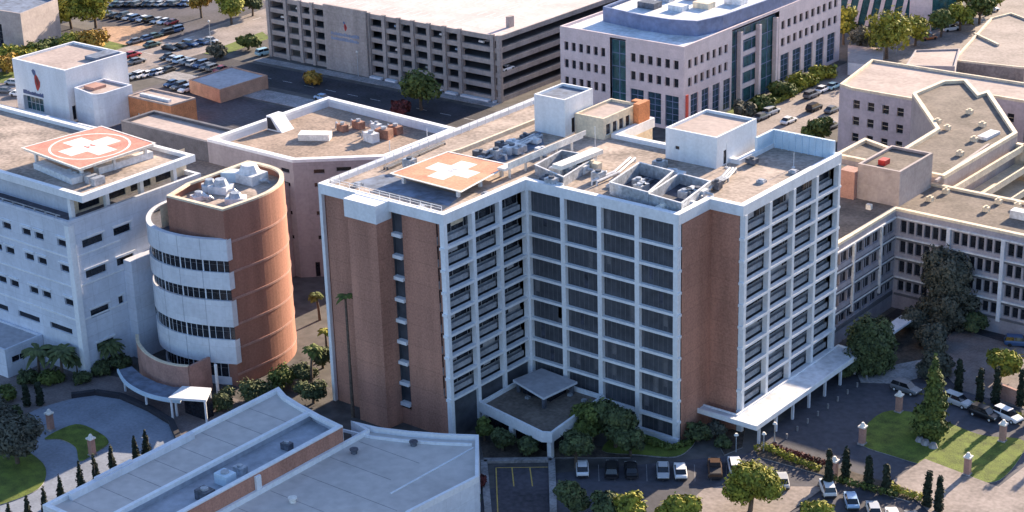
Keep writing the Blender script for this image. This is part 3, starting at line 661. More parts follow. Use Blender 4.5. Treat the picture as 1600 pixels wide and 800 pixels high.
helipad('helipad', 'square pink helipad with white ring and cross on the white block at left', [(37, 231), (158, 198), (240, 224), (125, 263)], 37.6, .5, 'heli_pink', 34.65, True)
b = MB(); P = [N(x, y, 35.8) for x, y in [(60, 252), (120, 277), (150, 262), (235, 236)]]
b.bar(P[0], P[1], 2.2, 34.65, 35.8); b.bar(P[2], P[3], 1.6, 34.65, 35.9)
tprop(b, 'duct_run', 'metal_light', 'light metal ducts tucked under the pink helipad', 'duct', (P[0].x, P[0].y, 34.65))
b = MB(); p = N(110, 262, 35.5)
for k in range(5): b.box(p.x+1.2+k*1.9, p.x+2.4+k*1.9, -11.6-0.3*k, -10.4, 34.65, 36.0)
tprop(b, 'roof_vents', 'metal', 'row of grey vents below the front edge of the pink helipad', 'vents', (p.x, p.y, 34.65))
# podium in front
pd = thing('low_annex', 'low white annex with grey roof and dark ribbon window at the left edge', 'annex', (-95, -22))
P = [(-150, -27.5), (-82.5, -27.5), (-82.5, -19.1), (-150, -19.1)]
b = MB(); hs = [(1.3, 6.9, 2.4, 3.7)]; b.wall(P[1], P[2], 0, 5.2, hs, .4); b.wall(P[0], P[1], 0, 5.2); parapet(b, P, 5.2, 5.6, .4); b.build('wall', 'white_wall', pd); place_windows(pd, P[1], P[2], hs, .4, frame='white_wall', nx=3)
b = MB(); b.quad([(p[0], p[1], 5.22) for p in P]); b.build('roof', 'roof_grey', pd)

# ------------------------------------------------------------ rotunda
ro = thing('rotunda_tower', 'rounded brick and white tower with dark ribbon windows beside the white block', 'round tower', (-55, 2))
def arc(c, r, a0, a1, n): return [(c[0]+r*math.cos(R(a0+(a1-a0)*i/n)), c[1]+r*math.sin(R(a0+(a1-a0)*i/n))) for i in range(n+1)]
brick_poly = [(-59.0, -6.6), (-45.4, -6.0)] + [(-45.1, -2), (-44.9, 2), (-45.3, 5.6), (-46.5, 9), (-48.5, 11.8), (-51, 14.0), (-54, 15.2), (-58, 15.4), (-61, 15)] + [(-61, 0)]
def refine(poly, i0, i1):
    pts = poly[i0:i1+1]; out = poly[:i0]
    for i in range(len(pts)-1):
        p0 = Vector(pts[max(i-1, 0)]); p1 = Vector(pts[i]); p2 = Vector(pts[i+1]); p3 = Vector(pts[min(i+2, len(pts)-1)])
        for j in range(4):
            t = j/4; out.append(tuple(0.5*((2*p1)+(-p0+p2)*t+(2*p0-5*p1+4*p2-p3)*t*t+(-p0+3*p1-3*p2+p3)*t**3)))
    return out+poly[i1:]
brick_poly = refine(brick_poly, 1, 10)
def side_shell(b, poly, z0, z1, m=0, closed=True):
    k = len(poly)
    for i in range(k if closed else k-1):
        a, c = poly[i], poly[(i+1) % k]; b.quad([(a[0], a[1], z0), (c[0], c[1], z0), (c[0], c[1], z1), (a[0], a[1], z1)], m)
b = MB(); side_shell(b, brick_poly, 0, 33.0); parapet(b, brick_poly, 33.0, 33.15, .7); b.build('brick_drum', 'brick_rotunda', ro)
b = MB(); parapet(b, [(p[0], p[1]) for p in brick_poly], 33.15, 33.5, .8); b.build('parapet', 'cream', ro)
b = MB(); b.quad([(p[0], p[1], 31.6) for p in brick_poly]); b.build('roof', 'roof_gravel', ro)
cen = Vector((-53.5, 3))
def off(poly, d):
    out = []
    k = len(poly)
    for i in range(k):
        e = Vector(poly[(i+1) % k])-Vector(poly[i-1]); n_ = Vector((e.y, -e.x)).normalized(); out.append((poly[i][0]+n_.x*d, poly[i][1]+n_.y*d))
    return out
curve = brick_poly[1:37]
for z in (27.2, 21.7, 16.7, 11.8, 7.3, 2.4):
    b = MB(); oc = []; 
    for i in range(len(curve)):
        e = Vector(curve[min(i+1, len(curve)-1)])-Vector(curve[max(i-1, 0)]); n_ = Vector((e.y, -e.x)).normalized(); oc.append((curve[i][0]+n_.x*.12, curve[i][1]+n_.y*.12))
    for i in range(len(oc)-1):
        a, c, a2, c2 = oc[i], oc[i+1], curve[i], curve[i+1]
        b.quad([(a[0], a[1], z-.2), (c[0], c[1], z-.2), (c[0], c[1], z+.2), (a[0], a[1], z+.2)])
        b.quad([(a[0], a[1], z+.2), (c[0], c[1], z+.2), (c2[0], c2[1], z+.2), (a2[0], a2[1], z+.2)])
    b.build('band_course', 'brick_pink', ro)
# grid of small block windows on the back right of the drum
b = MB()
for i in range(22, 31):
    a, c = Vector(curve[i]), Vector(curve[i+1]); d = (c-a); n_ = Vector((d.y, -d.x)).normalized()
    for k in range(16):
        z = 12+.95*k
        for s0 in (.1,):
            p = a+d*s0+n_*.06; q = a+d*(s0+.5)+n_*.06; b.quad([(p.x, p.y, z), (q.x, q.y, z), (q.x, q.y, z+.5), (p.x, p.y, z+.5)])
b.build('glass_block_panel', 'glass', ro)
# white curved front
wc = [(-45.0, -6.25), (-49.5, -8.3), (-54, -9.5), (-58.5, -9.6), (-62.8, -8.3), (-66.3, -5.4), (-68.6, -1.6), (-69.2, 2.6), (-68.5, 6)]
wcs = refine(wc+[wc[-1]], 0, 8)[:33]
def band(name, z0, z1, d, m_, seams=False):
    b = MB(); pts = wcs[::-1]; o = []
    for i in range(len(pts)):
        e = Vector(pts[min(i+1, len(pts)-1)])-Vector(pts[max(i-1, 0)]); n_ = Vector((e.y, -e.x)).normalized(); o.append((pts[i][0]+n_.x*d, pts[i][1]+n_.y*d))
    for i in range(len(o)-1):
        a, c = o[i], o[i+1]; a2, c2 = pts[i], pts[i+1]
        b.quad([(a[0], a[1], z0), (c[0], c[1], z0), (c[0], c[1], z1), (a[0], a[1], z1)])
        inn = .5
        n_ = (Vector(c)-Vector(a)); n_ = Vector((-n_.y, n_.x)).normalized()*(.9)
        b.quad([(a[0], a[1], z1), (c[0], c[1], z1), (c[0]+n_.x, c[1]+n_.y, z1), (a[0]+n_.x, a[1]+n_.y, z1)])
        b.quad([(a[0], a[1], z0), (a[0]+n_.x, a[1]+n_.y, z0), (c[0]+n_.x, c[1]+n_.y, z0), (c[0], c[1], z0)])
        if seams and i % 4 == 0:
            t = (Vector(c)-Vector(a)).normalized()*.05; nn = n_*-.03
            b.quad([(a[0]-t.x+nn.x, a[1]-t.y+nn.y, z0), (a[0]+t.x+nn.x, a[1]+t.y+nn.y, z0), (a[0]+t.x+nn.x, a[1]+t.y+nn.y, z1), (a[0]-t.x+nn.x, a[1]-t.y+nn.y, z1)], 1)
    # return at the right end
    a, p_ = o[-1], pts[-1]
    b.quad([(a[0], a[1], z0), (a[0]-.05, a[1]+1.2, z0), (a[0]-.05, a[1]+1.2, z1), (a[0], a[1], z1)])
    return b.build(name, [m_, 'seam'], ro)
def ribbon(z0, z1, d=-.35):
    pts = wcs[::-1]; o = []
    for i in range(len(pts)):
        e = Vector(pts[min(i+1, len(pts)-1)])-Vector(pts[max(i-1, 0)]); n_ = Vector((e.y, -e.x)).normalized(); o.append((pts[i][0]+n_.x*d, pts[i][1]+n_.y*d))
    for i in range(0, len(o)-1, 2):
        b = MB()
        for j in (i, i+1):
            if j+1 >= len(o): continue
            a, c = Vector(o[j]), Vector(o[j+1]); n_ = Vector((c.y-a.y, -(c.x-a.x))).normalized()
            b.quad([(a.x, a.y, z0), (c.x, c.y, z0), (c.x, c.y, z1), (a.x, a.y, z1)])
            t = (c-a).normalized()
            wid = .28 if j % 4 == 0 else .09
            p = a+n_*.1; q = a+n_*.1+t*wid
            b.quad([(p.x, p.y, z0), (q.x, q.y, z0), (q.x, q.y, z1), (p.x, p.y, z1)], 1)
            zm = (z0+z1)/2+.2; p = a+n_*.07; q = c+n_*.07; b.quad([(p.x, p.y, zm-.03), (q.x, q.y, zm-.03), (q.x, q.y, zm+.03), (p.x, p.y, zm+.03)], 2)
        b.build('ribbon_window', ['glass', 'white_panel', 'mullion'], ro)
band('spandrel', 24.1, 28.0, 0, 'white_panel', True)
ribbon(21.9, 24.3)
band('spandrel', 18.7, 21.9, 0, 'white_panel', True)
ribbon(16.7, 18.8)
band('spandrel', 11.7, 16.6, 0, 'white_panel', True)
ribbon(9.2, 11.8)
band('spandrel', 4.6, 9.2, 0, 'white_panel', True)
ribbon(1.4, 4.7, -1.2)
band('base_band', 0, 1.5, -1.0, 'white_panel')
b = MB(); b.quad([(p[0], p[1], 26.9) for p in wcs]+[(-61, 6, 26.9), (-59, -6.4, 26.9), (-46, -5.9, 26.9)]); b.build('terrace_floor', 'roof_dark', ro)
b = MB(); b.wall((-61, 5), (-61, -6.6), 26.9, 31, (), .1); b.build('inner_wall', 'cream', ro)
for x, y in [(-45.5, -10.8)]:
    b = MB(); b.cyl(x, y, .28, 0, 6.2, 10); b.build('column', 'white', ro)
# plant on the roof
for i, (x, y, r_, h_, lab) in enumerate([(390, 275, 2.7, 2.6, 'big domed grey vent unit at the rear of the rotunda roof'), (345, 292, 1.9, 2.0, 'pale round fan unit left of centre on the rotunda roof'), (368, 308, 1.7, 1.5, 'small pale fan unit nearest the front of the rotunda roof'), (328, 289, 1.5, 1.7, 'small fan unit at the left edge of the rotunda roof'), (310, 303, 1.3, 1.2, 'low pale vent at the far left of the rotunda roof')]):
    p = N(x, y, 32.6); t = thing('fan_unit', lab, 'roof fan', (p.x, p.y, 31.6))
    b = MB(); b.obox((p.x, p.y), r_*2, r_*1.5, 31.62, 31.6+h_*.7, .3*i); b.build('casing', 'metal_light', t)
    b = MB(); b.cyl(p.x, p.y, r_*.75, 31.6+h_*.7, 31.6+h_*1.25, 14, 0, r_*.5); b.build('cowl', 'metal' if i else 'metal_light', t)
    b = MB(); b.tube([(p.x+r_, p.y, 32.2), (p.x+r_+1, p.y+.5, 32.4), (p.x+r_+1.2, p.y+1.2, 31.7)], .3, 8); b.build('pipe', 'metal', t)
p = N(362, 272, 32.8); b = MB(); b.obox((p.x, p.y), 3.4, 2.4, 31.62, 33.4, .5)
tprop(b, 'roof_tank', 'pale_blue', 'pale blue boxy unit at the back of the rotunda roof', 'roof machine', (p.x, p.y, 31.6))
# curved low brick wall and teal canopy
b = MB(); lwp = [tuple(N(x, y, 6.6)[:2]) for x, y in [(214, 522), (216, 535), (229, 551), (250, 563), (273, 569), (294, 571)]]; lwp.append(lwp[-1]); lw = refine(lwp, 0, 5)[:21]
for i in range(len(lw)-1): b.bar(lw[i], lw[i+1], .5, 0, 6.4, 0)
for i in range(len(lw)-1): b.bar(lw[i], lw[i+1], .6, 6.403, 6.6, 1)
b.bar(lw[-1], (lw[-1][0], -9.5), .5, 0, 6.4)
t = tprop(b, 'curved_wall', ['brick_pink', 'cream'], 'curved low brick wall wrapping the foot of the rotunda', 'brick wall', (-57, -14, 0))
b = MB(); co = [tuple(N(x, y, 3.2)[:2]) for x, y in [(184, 578), (196, 597), (222, 613), (252, 622), (282, 626)]]; co.append(co[-1]); c_out = refine(co, 0, 4)[:17]; c_in = [tuple(N(x, y, 3.2)[:2]) for x, y in [(206, 572), (222, 586), (245, 597), (270, 604), (300, 606)]]
t = thing('curved_canopy', 'curved blue green glass canopy over the rotunda entrance', 'canopy', (-54, -19))
b.prism(c_out+c_in[::-1], 2.9, 3.15, 0, 1); b.build('canopy_roof', ['white_panel', 'roof_blue'], t)
b = MB()
for i in range(len(c_out)-1): b.bar(c_out[i], c_out[i+1], .3, 2.7, 3.4)
b.build('canopy_edge', 'pale_blue', t)
for x, y in [c_out[2], c_out[8], c_out[14]]:
    b = MB(); b.cyl(x+.3, y+.5, .22, 0, 2.9, 8); b.build('post', 'white', t)
t = thing('flat_canopy', 'flat white canopy on posts at the right end of the rotunda entrance', 'canopy', (-43, -16.5))
b = MB(); P = [N(x, y, 4.6) for x, y in [(263, 621), (322, 625), (330, 606), (285, 603)]]; b.prism([tuple(p[:2]) for p in P], 4.2, 4.6); b.build('canopy_roof', 'white', t)
for i in (0, 1, 2):
    p = P[i].lerp(sum(P, Vector())/4, .1); b = MB(); b.cyl(p.x, p.y, .2, 0, 4.2, 8); b.build('post', 'white', t)
b = MB(); q = sum(P, Vector())/4; b.box(q.x-2.5, q.x+2.5, q.y+.2, q.y+2.2, 0, 3.4); b.build('doorway', 'glass', t)

# ------------------------------------------------------------ theatre block bottom left (curved rear walls)
th = thing('curved_annex', 'long low block with sunken roof trough and raised brick side in front of the tower', 'annex', (-14, -40))
# raised volume
ZU = 11.0
front_y = -66
cu = [(-22.3, -18.0), (-19.0, -19.6), (-14.8, -20.6), (-9.5, -21.6), (-4.0, -22.3)]
P = cu[::-1]+[(-22.3, front_y-0), (-4.0, front_y)]
P = [(-22.3, front_y), (-4.0, front_y)]+cu[::-1]
b = MB(); side_shell(b, P, 0, ZU-.5); b.build('wall', 'white_panel', th)
b = MB(); b.wall((-3.95, front_y), (-3.95, -22.4), 8.0, ZU-.1); b.build('brick_side', 'brick', th)
p = N(392, 750, 9.5); b = MB(); b.box(-3.94, -3.5, p.y-.5, p.y+.5, 7.9, ZU-.3); b.build('downpipe_box', 'white', th)
b = MB(); parapet(b, P, ZU-.5, ZU+.15, .8); b.build('parapet', 'white', th)
b = MB(); b.quad([(p[0], p[1], ZU-.5) for p in [(-22, front_y), (-12, front_y), (-12, -20.9), (-22, -18.4)]]); b.build('roof', 'roof_pale', th)
b = MB(); b.quad([(p[0], p[1], ZU-1.6) for p in [(-11.9, front_y), (-4.2, front_y), (-4.2, -22.2), (-11.9, -21)]])
b.wall((-11.9, front_y), (-11.9, -21.2), ZU-1.6, ZU-.2); b.build('trough', 'trough_grey', th)
b = MB(); b.box(-12.3, -11.6, front_y, -21.1, ZU-.58, ZU+.1); b.build('ridge_band', 'white', th)
b = MB(); b.box(-21.4, -20.6, -62, -38, ZU-.48, ZU+.6); b.box(-21.6, -21.0, -57, -50, ZU+.61, ZU+.9); b.build('roof_upstand', 'white_panel', th)
for i, (x, y, s_, m_, lab) in enumerate([(352, 745, 1.3, 'pale_blue', 'pale blue boxy unit standing in the trough of the curved annex roof'), (320, 770, 1.2, 'metal_dark', 'dark roof unit at the front of the trough of the curved annex'), (375, 730, .9, 'metal', 'grey roof unit in the middle of the annex trough'), (448, 692, .8, 'metal_dark', 'small dark vent at the rear of the annex trough')]):
    p = N(x, y, ZU-.6); t = thing('roof_unit', lab, 'roof machine', (p.x, p.y, ZU-1.6)); b = MB(); b.box(p.x-s_, p.x+s_, p.y-s_*.8, p.y+s_*.8, ZU-1.59, ZU-1.6+1.3*s_); b.build('casing', m_, t)
    b = MB(); b.cyl(p.x, p.y, s_*.5, ZU-1.6+1.3*s_, ZU-1.3+1.3*s_, 10); b.build('fan', 'metal', t)
for k in range(8):
    b = MB(); b.box(-21.4, -12.4, -62+5.2*k, -61.92+5.2*k, ZU-.5, ZU-.485); b.build('roof_seam', 'roof_seam', th)
# lower roof
lo = thing('flat_roof_hall', 'hall with broad pale grey roof and curved rear parapet at the foot of the tower', 'hall', (8, -30))
ZL = 8.4
A_ = [tuple(N(x, y, ZL)[:2]) for x, y in [(548, 658), (590, 668), (640, 674), (695, 678), (748, 680)]]
Bq = N(748, 745, ZL); Cq = N(600, 800, ZL)
end = (Bq.x+1.0, Bq.y-1.4)
P = [(-3.9, -66), (24.5, -66), (24.5, Bq.y-12), (Bq.x, Bq.y)] + A_[::-1] + [(-3.9, A_[0][1]-1)]
Cp = N(640, 800, ZL); P = [(-3.9, -66), (Cp.x+6, -66), (Cp.x, Cp.y), (Bq.x, Bq.y)] + A_[::-1] + [(-3.9, A_[0][1]-1)]
b = MB(); side_shell(b, P, 0, ZL-.9); b.build('wall', 'white_panel', lo)
b = MB(); parapet(b, P, ZL-.9, ZL+.1, .55); b.build('parapet', 'white', lo)
b = MB(); b.quad([(p[0], p[1], ZL-.7) for p in P]); b.build('roof', 'roof_pale', lo)
for k in range(5):
    b = MB(); b.box(-3.0, [18.9, 18.9, 16.5, 9.5, 9.5][k], -46+6.5*k, -45.92+6.5*k, ZL-.7, ZL-.685); b.build('roof_seam', 'roof_seam', lo)
b = MB(); 
for i in range(4):
    a, c = Vector(A_[i]), Vector(A_[i+1]); b.bar(a+Vector((.6, -2.4)), c+Vector((.6, -2.4)), .3, ZL-.7, ZL-.25)
b.bar(N(740, 700, ZL-.7), N(610, 772, ZL-.7), .25, ZL-.69, ZL-.55); b.build('roof_kerb', 'white', lo)
for (x, y, lab) in [(553, 702, 'small dark vent on the pale hall roof near its curved rear edge'), (457, 778, 'white round vent near the bottom edge of the pale hall roof'), (646, 690, 'tiny dark vent beside the curved parapet of the hall roof')]:
    p = N(x, y, ZL); b = MB(); b.cyl(p.x, p.y, .5, ZL-.7, ZL-.1, 10); b.cyl(p.x, p.y, .7, ZL-.1, ZL+.1, 10); tprop(b, 'roof_vent', 'heli_white' if 'white' in lab else 'metal_dark', lab, 'vent', (p.x, p.y, ZL-.7))

# ------------------------------------------------------------ mauve block behind the tower and tan roof
mv = thing('mauve_block', 'mauve building with cut corner and white parapet behind the rotunda', 'building', (-78, 56))
ZM = 24.5
P = [(-97, 37.5), (-72.5, 37.5), (-58.5, 49.5), (-58.5, 71.5), (-97, 73.5)]
def rows(u0, du, n, zz, w_, h_): return [(u0+du*i, u0+du*i+w_, z, z+h_) for z in zz for i in range(n)]
zz = [22, 19.2, 13.2, 8]
hd = [(4.0+0, 6.2, z, z+.9) for z in zz]+[(8.5, 11.5, z+.3, z+1.2) for z in zz]+[(3, 4, 0, 3.2), (7, 8, 0, 3.2), (11, 12, 0, 3.2)]
b = MB(); b.wall(P[0], P[1], 0, ZM, [(21, 23.4, z, z+.9) for z in zz], .3); b.wall(P[1], P[2], 0, ZM, hd, .3); b.wall(P[2], P[3], 0, ZM); b.wall(P[3], P[4], 0, ZM); b.wall(P[4], P[0], 0, ZM)
b.build('wall', 'purple_wall', mv); place_windows(mv, P[1], P[2], hd, .3, frame='purple_wall'); place_windows(mv, P[0], P[1], [(21, 23.4, z, z+.9) for z in zz], .3, frame='purple_wall')
b = MB(); parapet(b, P, ZM, ZM+.6, 1.3); b.build('parapet', 'white', mv)
b = MB(); b.quad([(p[0], p[1], ZM-1.2) for p in P]); b.build('roof', 'roof_tan', mv)
b = MB(); Q = [(-95.7, 38.8), (-73, 38.8), (-59.8, 50.2), (-59.8, 70.2), (-95.7, 72.2)]
for i in range(5): b.wall(Q[(i+1) % 5], Q[i], ZM-1.2, ZM+.01)
b.build('parapet_inner', 'white_panel', mv)
p = N(492, 208, ZM); b = MB(); b.obox((p.x, p.y), 6.6, 3.0, ZM-1.2, ZM+.1, .55)
tprop(b, 'roof_cabin', 'heli_white', 'flat white cabin in the middle of the mauve building roof', 'roof cabin', (p.x, p.y, ZM-1.2))
p = N(437, 193, ZM); t = thing('stair_hood', 'white wedge shaped stair hood with dark opening on the mauve building parapet', 'stair hood', (p.x, p.y, ZM-1.2))
b = MB(); x, y = p.x, p.y
b.v += [(x-2, y-1.8, ZM-1.2), (x+2.4, y-1.8, ZM-1.2), (x+2.4, y+1.8, ZM-1.2), (x-2, y+1.8, ZM-1.2), (x-2, y-1.8, ZM+1.9), (x-2, y+1.8, ZM+1.9), (x-.6, y-1.8, ZM+1.9), (x-.6, y+1.8, ZM+1.9)]
b.f += [(0, 1, 6, 4), (1, 2, 7, 6), (3, 5, 7, 2), (0, 4, 5, 3), (4, 6, 7, 5)]; b.m += [0]*5; b.build('hood', 'white', t)
b = MB(); b.quad([(x-1.8, y-1.86, ZM-.9), (x+1.0, y-1.86, ZM-.9), (x-.8, y-1.86, ZM+1.6), (x-1.8, y-1.86, ZM+1.6)]); b.build('opening', 'shade_dark', t)
rnd = random.Random(4)
for i, (x, y, lab) in enumerate([(535, 196, 'rusty pipe cluster left on the mauve roof'), (560, 192, 'brown machine in the centre of the mauve roof'), (588, 194, 'pale machine with cowl on the mauve roof'), (600, 207, 'red brown unit at the right of the mauve roof'), (580, 212, 'small white unit in front of the machines on the mauve roof'), (618, 200, 'last rusty unit near the right corner of the mauve roof')]):
    p = N(x, y, ZM); t = thing('roof_unit', lab, 'roof machine', (p.x, p.y, ZM-1.2)); s_ = rnd.uniform(.8, 1.3)
    b = MB(); b.obox((p.x, p.y), 2.6*s_, 1.6*s_, ZM-1.19, ZM-1.2+1.6*s_, rnd.uniform(-.3, .3)); b.build('casing', ['rust', 'rust', 'metal_light', 'rust', 'metal_light', 'rust'][i], t)
    b = MB(); b.cyl(p.x, p.y, .5*s_, ZM-1.2+1.6*s_, ZM-.7+1.6*s_, 10); b.tube([(p.x-1.3*s_, p.y, ZM), (p.x-2.2*s_, p.y+.3, ZM+.3), (p.x-2.6*s_, p.y+.4, ZM-1.1)], .2, 6); b.build('pipe', 'metal', t)
tn = thing('tan_roof_block', 'building with plain tan roof between the white block and the mauve building', 'building', (-100, 25))
P = [(-122, 12.2), (-74, 12.2), (-74, 37.4), (-122, 37.4)]
b = MB(); side_shell(b, P, 0, 20.0); b.build('wall', 'mauve_wall', tn)
b = MB(); b.quad([(p[0], p[1], 20.0) for p in P]); b.build('roof', 'roof_tan', tn)
t = thing('back_block', 'long block with shaded wall and pinkish roof rim left of the mauve building', 'building', (-120, 42))
P = [(-124, 37.6), (-97.1, 37.6), (-97.1, 47), (-124, 47)]
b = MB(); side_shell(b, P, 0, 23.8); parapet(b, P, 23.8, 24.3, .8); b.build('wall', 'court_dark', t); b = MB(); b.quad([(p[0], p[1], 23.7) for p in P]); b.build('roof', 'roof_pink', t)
t = thing('flat_deck_building', 'low building with wide flat roof in shade at the left edge', 'building', (-180, 55))
P = [(-320, 44), (-150, 44), (-150, 66), (-170, 74.5), (-320, 70)]
b = MB(); side_shell(b, P, 0, 3.0); parapet(b, P, 3, 3.6, .9); b.build('wall', 'white_panel', t); b = MB(); b.quad([(p[0], p[1], 2.98) for p in P]); b.build('roof', 'roof_dark', t)
for yy in (52, 60):
    b = MB(); b.box(-300, -152, yy, yy+.5, 3, 3.35); b.build('deck_kerb', 'metal_light', t)
p = N(20, 215, 3); b = MB(); b.cyl(p.x, p.y, .3, 3, 5.4, 8); b.build('vent_pipe', 'metal_dark', t)

# ------------------------------------------------------------ white building with emblem
lg = thing('emblem_building', 'white cube building with dark red emblem above its glazed entrance', 'building', (-206, 88))
x0, x1, y0, y1, h = -219, -197.5, 80.5, 101, 13.2
b = MB(); hs = [(2.8, 11.2, .3, 4.4)]; b.wall((x0, y0), (x1, y0), 0, h, hs, 1.2); b.wall((x1, y0), (x1, y1), 0, h, [(1.0, 2.2, .3, 4)], .3); b.wall((x1, y1), (x0, y1), 0, h); b.wall((x0, y1), (x0, y0), 0, h); parapet(b, [(x0, y0), (x1, y0), (x1, y1), (x0, y1)], h, h+.6, .6); b.build('wall', 'white', lg)
place_windows(lg, (x0, y0), (x1, y0), hs, 1.2, name='entrance_glazing', glass='glass_teal', frame='metal_light', nx=5, nz=2)
place_windows(lg, (x1, y0), (x1, y1), [(1.0, 2.2, .3, 4)], .3, frame='metal_dark')
b = MB(); b.quad([(x0, y0, h), (x1, y0, h), (x1, y1, h), (x0, y1, h)]); b.build('roof', 'roof_pink', lg)
b = MB(); b.box(x1-6, x1-1.5, y1-9, y1-1.0, h+.01, h+.9); b.build('roof_light', 'roof_blue', lg)
b = MB()
def emblem(mb, cx, cz, y, s, m0=0, m1=1):
    d = [(0, -1.0), (.42, -.45), (.5, 0), (.15, .55), (-.1, .8), (-.32, .45), (-.34, -.2), (-.2, -.8)]
    mb.quad([(cx+q[0]*s, y, cz+q[1]*s) for q in d], m0)
    mb.quad([(cx+q[0]*s, y-.02, cz+q[1]*s) for q in [(-.25, .45), (.0, .72), (-.05, 1.05), (-.35, 1.2), (-.62, 1.0), (-.5, .7)]], m1)
    mb.quad([(cx+q[0]*s, y-.02, cz+q[1]*s) for q in [(.1, -.5), (.3, -.1), (.05, .5), (-.15, .1)]], 2)
emblem(b, -209.6, 9.0, y0-.03, 2.7); b.build('emblem', ['red', 'navy', 'deep_red'], lg)
b = MB(); x = x0+3.2; rnd = random.Random(5)
for k in range(16):
    w_ = rnd.uniform(.25, .5); b.box(x, x+w_, y0-.12, y0-.01, 4.9, 4.9+rnd.uniform(.7, 1.1)); x += w_+.14
b.build('lettering', 'navy', lg)
# rough sculpted corner structure beside it
t = thing('white_annex', 'small white annex with rounded corner beside the emblem building', 'building', (-192, 88))
P = [(-196.5, 82)]+[(-187.6, 80.5), (-186.4, 81.2), (-185.6, 82.6), (-185.6, 92), (-196.5, 92)]
b = MB(); side_shell(b, P, 0, 8.6); parapet(b, P, 8.6, 9.1, .5); b.build('wall', 'white_panel', t); b = MB(); b.quad([(p[0], p[1], 8.58) for p in P]); b.build('roof', 'roof_pink', t)
b = MB(); b.box(-195, -191, 84, 88, 8.59, 9.3); b.build('roof_hatch', 'brick_pink', t)
ob = thing('orange_brick_building', 'long low orange brick building with flat pinkish roof', 'building', (-176, 96))
P = [(-185.2, 90.0), (-169.4, 90.4), (-168.9, 98.4), (-185.2, 98)]
b = MB(); hs = [(3, 3.7, 0, 2.6), (5, 5.7, 0, 2.6), (7, 7.7, 0, 2.6), (9.5, 10.2, 0, 2.6)]; b.wall(P[0], P[1], 0, 6.4, hs, .3); side_shell(b, P[1:]+[P[0]], 0, 6.4, closed=False); b.build('wall', 'brick_orange', ob)
place_windows(ob, P[0], P[1], hs, .3, name='door', glass='heli_white', frame='white'); b = MB(); parapet(b, P, 6.4, 6.8, .5); b.quad([(p[0], p[1], 6.42) for p in P]); b.build('roof', 'roof_pink', ob)
b = MB(); b.box(-183, -172, 92, 93, 6.43, 7.2); b.build('roof_duct', 'metal_light', ob)
tb = thing('parking_office', 'flat roofed tan box building inside the car park', 'building', (-176, 115))
P = [tuple(N(x, y, 3.4)[:2]) for x, y in [(295, 126), (343, 142), (418, 119), (362, 105)]]
b = MB(); side_shell(b, P, 0, 3.4); parapet(b, P, 3.4, 3.7, .4); b.build('wall', 'brick_tan', tb); b = MB(); b.quad([(p[0], p[1], 3.42) for p in P]); b.build('roof', 'roof_grey', tb)
# top-left building
tl = thing('taupe_building', 'taupe box building with dark glazed bay at the top left corner', 'building', (-280, 135))
P = [tuple(N(x, y, 11.5)[:2]) for x, y in [(-60, 10), (32, 25), (90, 2), (30, -14), (-60, -30)]]
b = MB(); hs = [(13, 16.5, 1, 8), (4, 8, 1, 8)]; b.wall(P[0], P[1], 0, 11.5, hs, .4); side_shell(b, P[1:]+[P[0]], 0, 11.5, closed=False); parapet(b, P, 11.5, 12.2, .5); b.build('wall', 'mauve_wall', tl); place_windows(tl, P[0], P[1], hs, .4, frame='metal_dark', nx=2, nz=3)
b = MB(); b.quad([(p[0], p[1], 11.5) for p in P]); b.build('roof', 'roof_blue', tl)

# ------------------------------------------------------------ parking garage
ga = thing('parking_garage', 'five level concrete parking garage with open bays and pale roof deck', 'parking garage', (-156, 180))
gx0, gx1, gy, gy1, GH = -199.0, -114.6, 155.0, 235.0, 17.4
lv = [0.9+3.3*i for i in range(5)]
cols_px = [409, 449, 471, 490, 512, 578, 602, 625, 647, 672, 696, 720, 771, 792]
def x_of(px):  # x of a photo column on the garage front
    lo_, hi_ = -205.0, -110.0
    for _ in range(40):
        m_ = (lo_+hi_)/2; q = Vector((m_, gy, 9))-Vector((180, -207, CZ)); X = 800+F*q.dot(xr)/q.dot(fwd)
        if X < px: lo_ = m_
        else: hi_ = m_
    return lo_
gc = [x_of(p) for p in cols_px]; gc[0] = gx0; gc[-1] = gx1
hs = []
for i in range(len(gc)-1):
    if i == 4: continue
    for z in lv: hs.append((gc[i]-gx0+.7, gc[i+1]-gx0-.7, z+.35, z+2.35))
b = MB(); b.wall((gx0, gy), (gx1, gy), 0, GH, hs, 1.0)
sh = [(1.2, 79, z+.35, z+2.35) for z in lv]
b.wall((gx1, gy), (gx1, gy1), 0, GH, sh, 1.0); b.wall((gx1, gy1), (gx0, gy1), 0, GH); b.wall((gx0, gy1), (gx0, gy), 0, GH, [(2+8*i, 9+8*i, z+.35, z+2.35) for z in lv for i in range(9)], 1.0)
b.build('facade', 'garage_conc', ga)
for z in lv:
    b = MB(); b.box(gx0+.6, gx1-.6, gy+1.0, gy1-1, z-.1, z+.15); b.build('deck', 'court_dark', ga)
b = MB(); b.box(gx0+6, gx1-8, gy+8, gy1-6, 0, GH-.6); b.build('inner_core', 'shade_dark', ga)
for g_ in gc[:4]+gc[4:]:
    b = MB(); b.box(g_-.55, g_+.55, gy-.5, gy+.35, 0, GH+.7); b.build('pier', 'garage_conc', ga)
b = MB(); b.box(gc[4], gc[5], gy-1.2, gy-.51, 0, GH+1.2); b.build('sign_panel', 'garage_conc', ga)
b = MB(); emblem(b, (gc[4]+gc[5])/2+.2, 13.2, gy-1.23, 1.25); b.build('emblem', ['red', 'navy', 'deep_red'], ga)
b = MB(); rnd = random.Random(3)
for zz_ in (10.4, 9.0):
    x = gc[4]+2.6
    while x < gc[5]-3:
        w_ = rnd.uniform(.3, .6); b.box(x, x+w_, gy-1.26, gy-1.2, zz_, zz_+rnd.uniform(.6, .95)); x += w_+.16
b.build('lettering', 'sign_blue', ga)
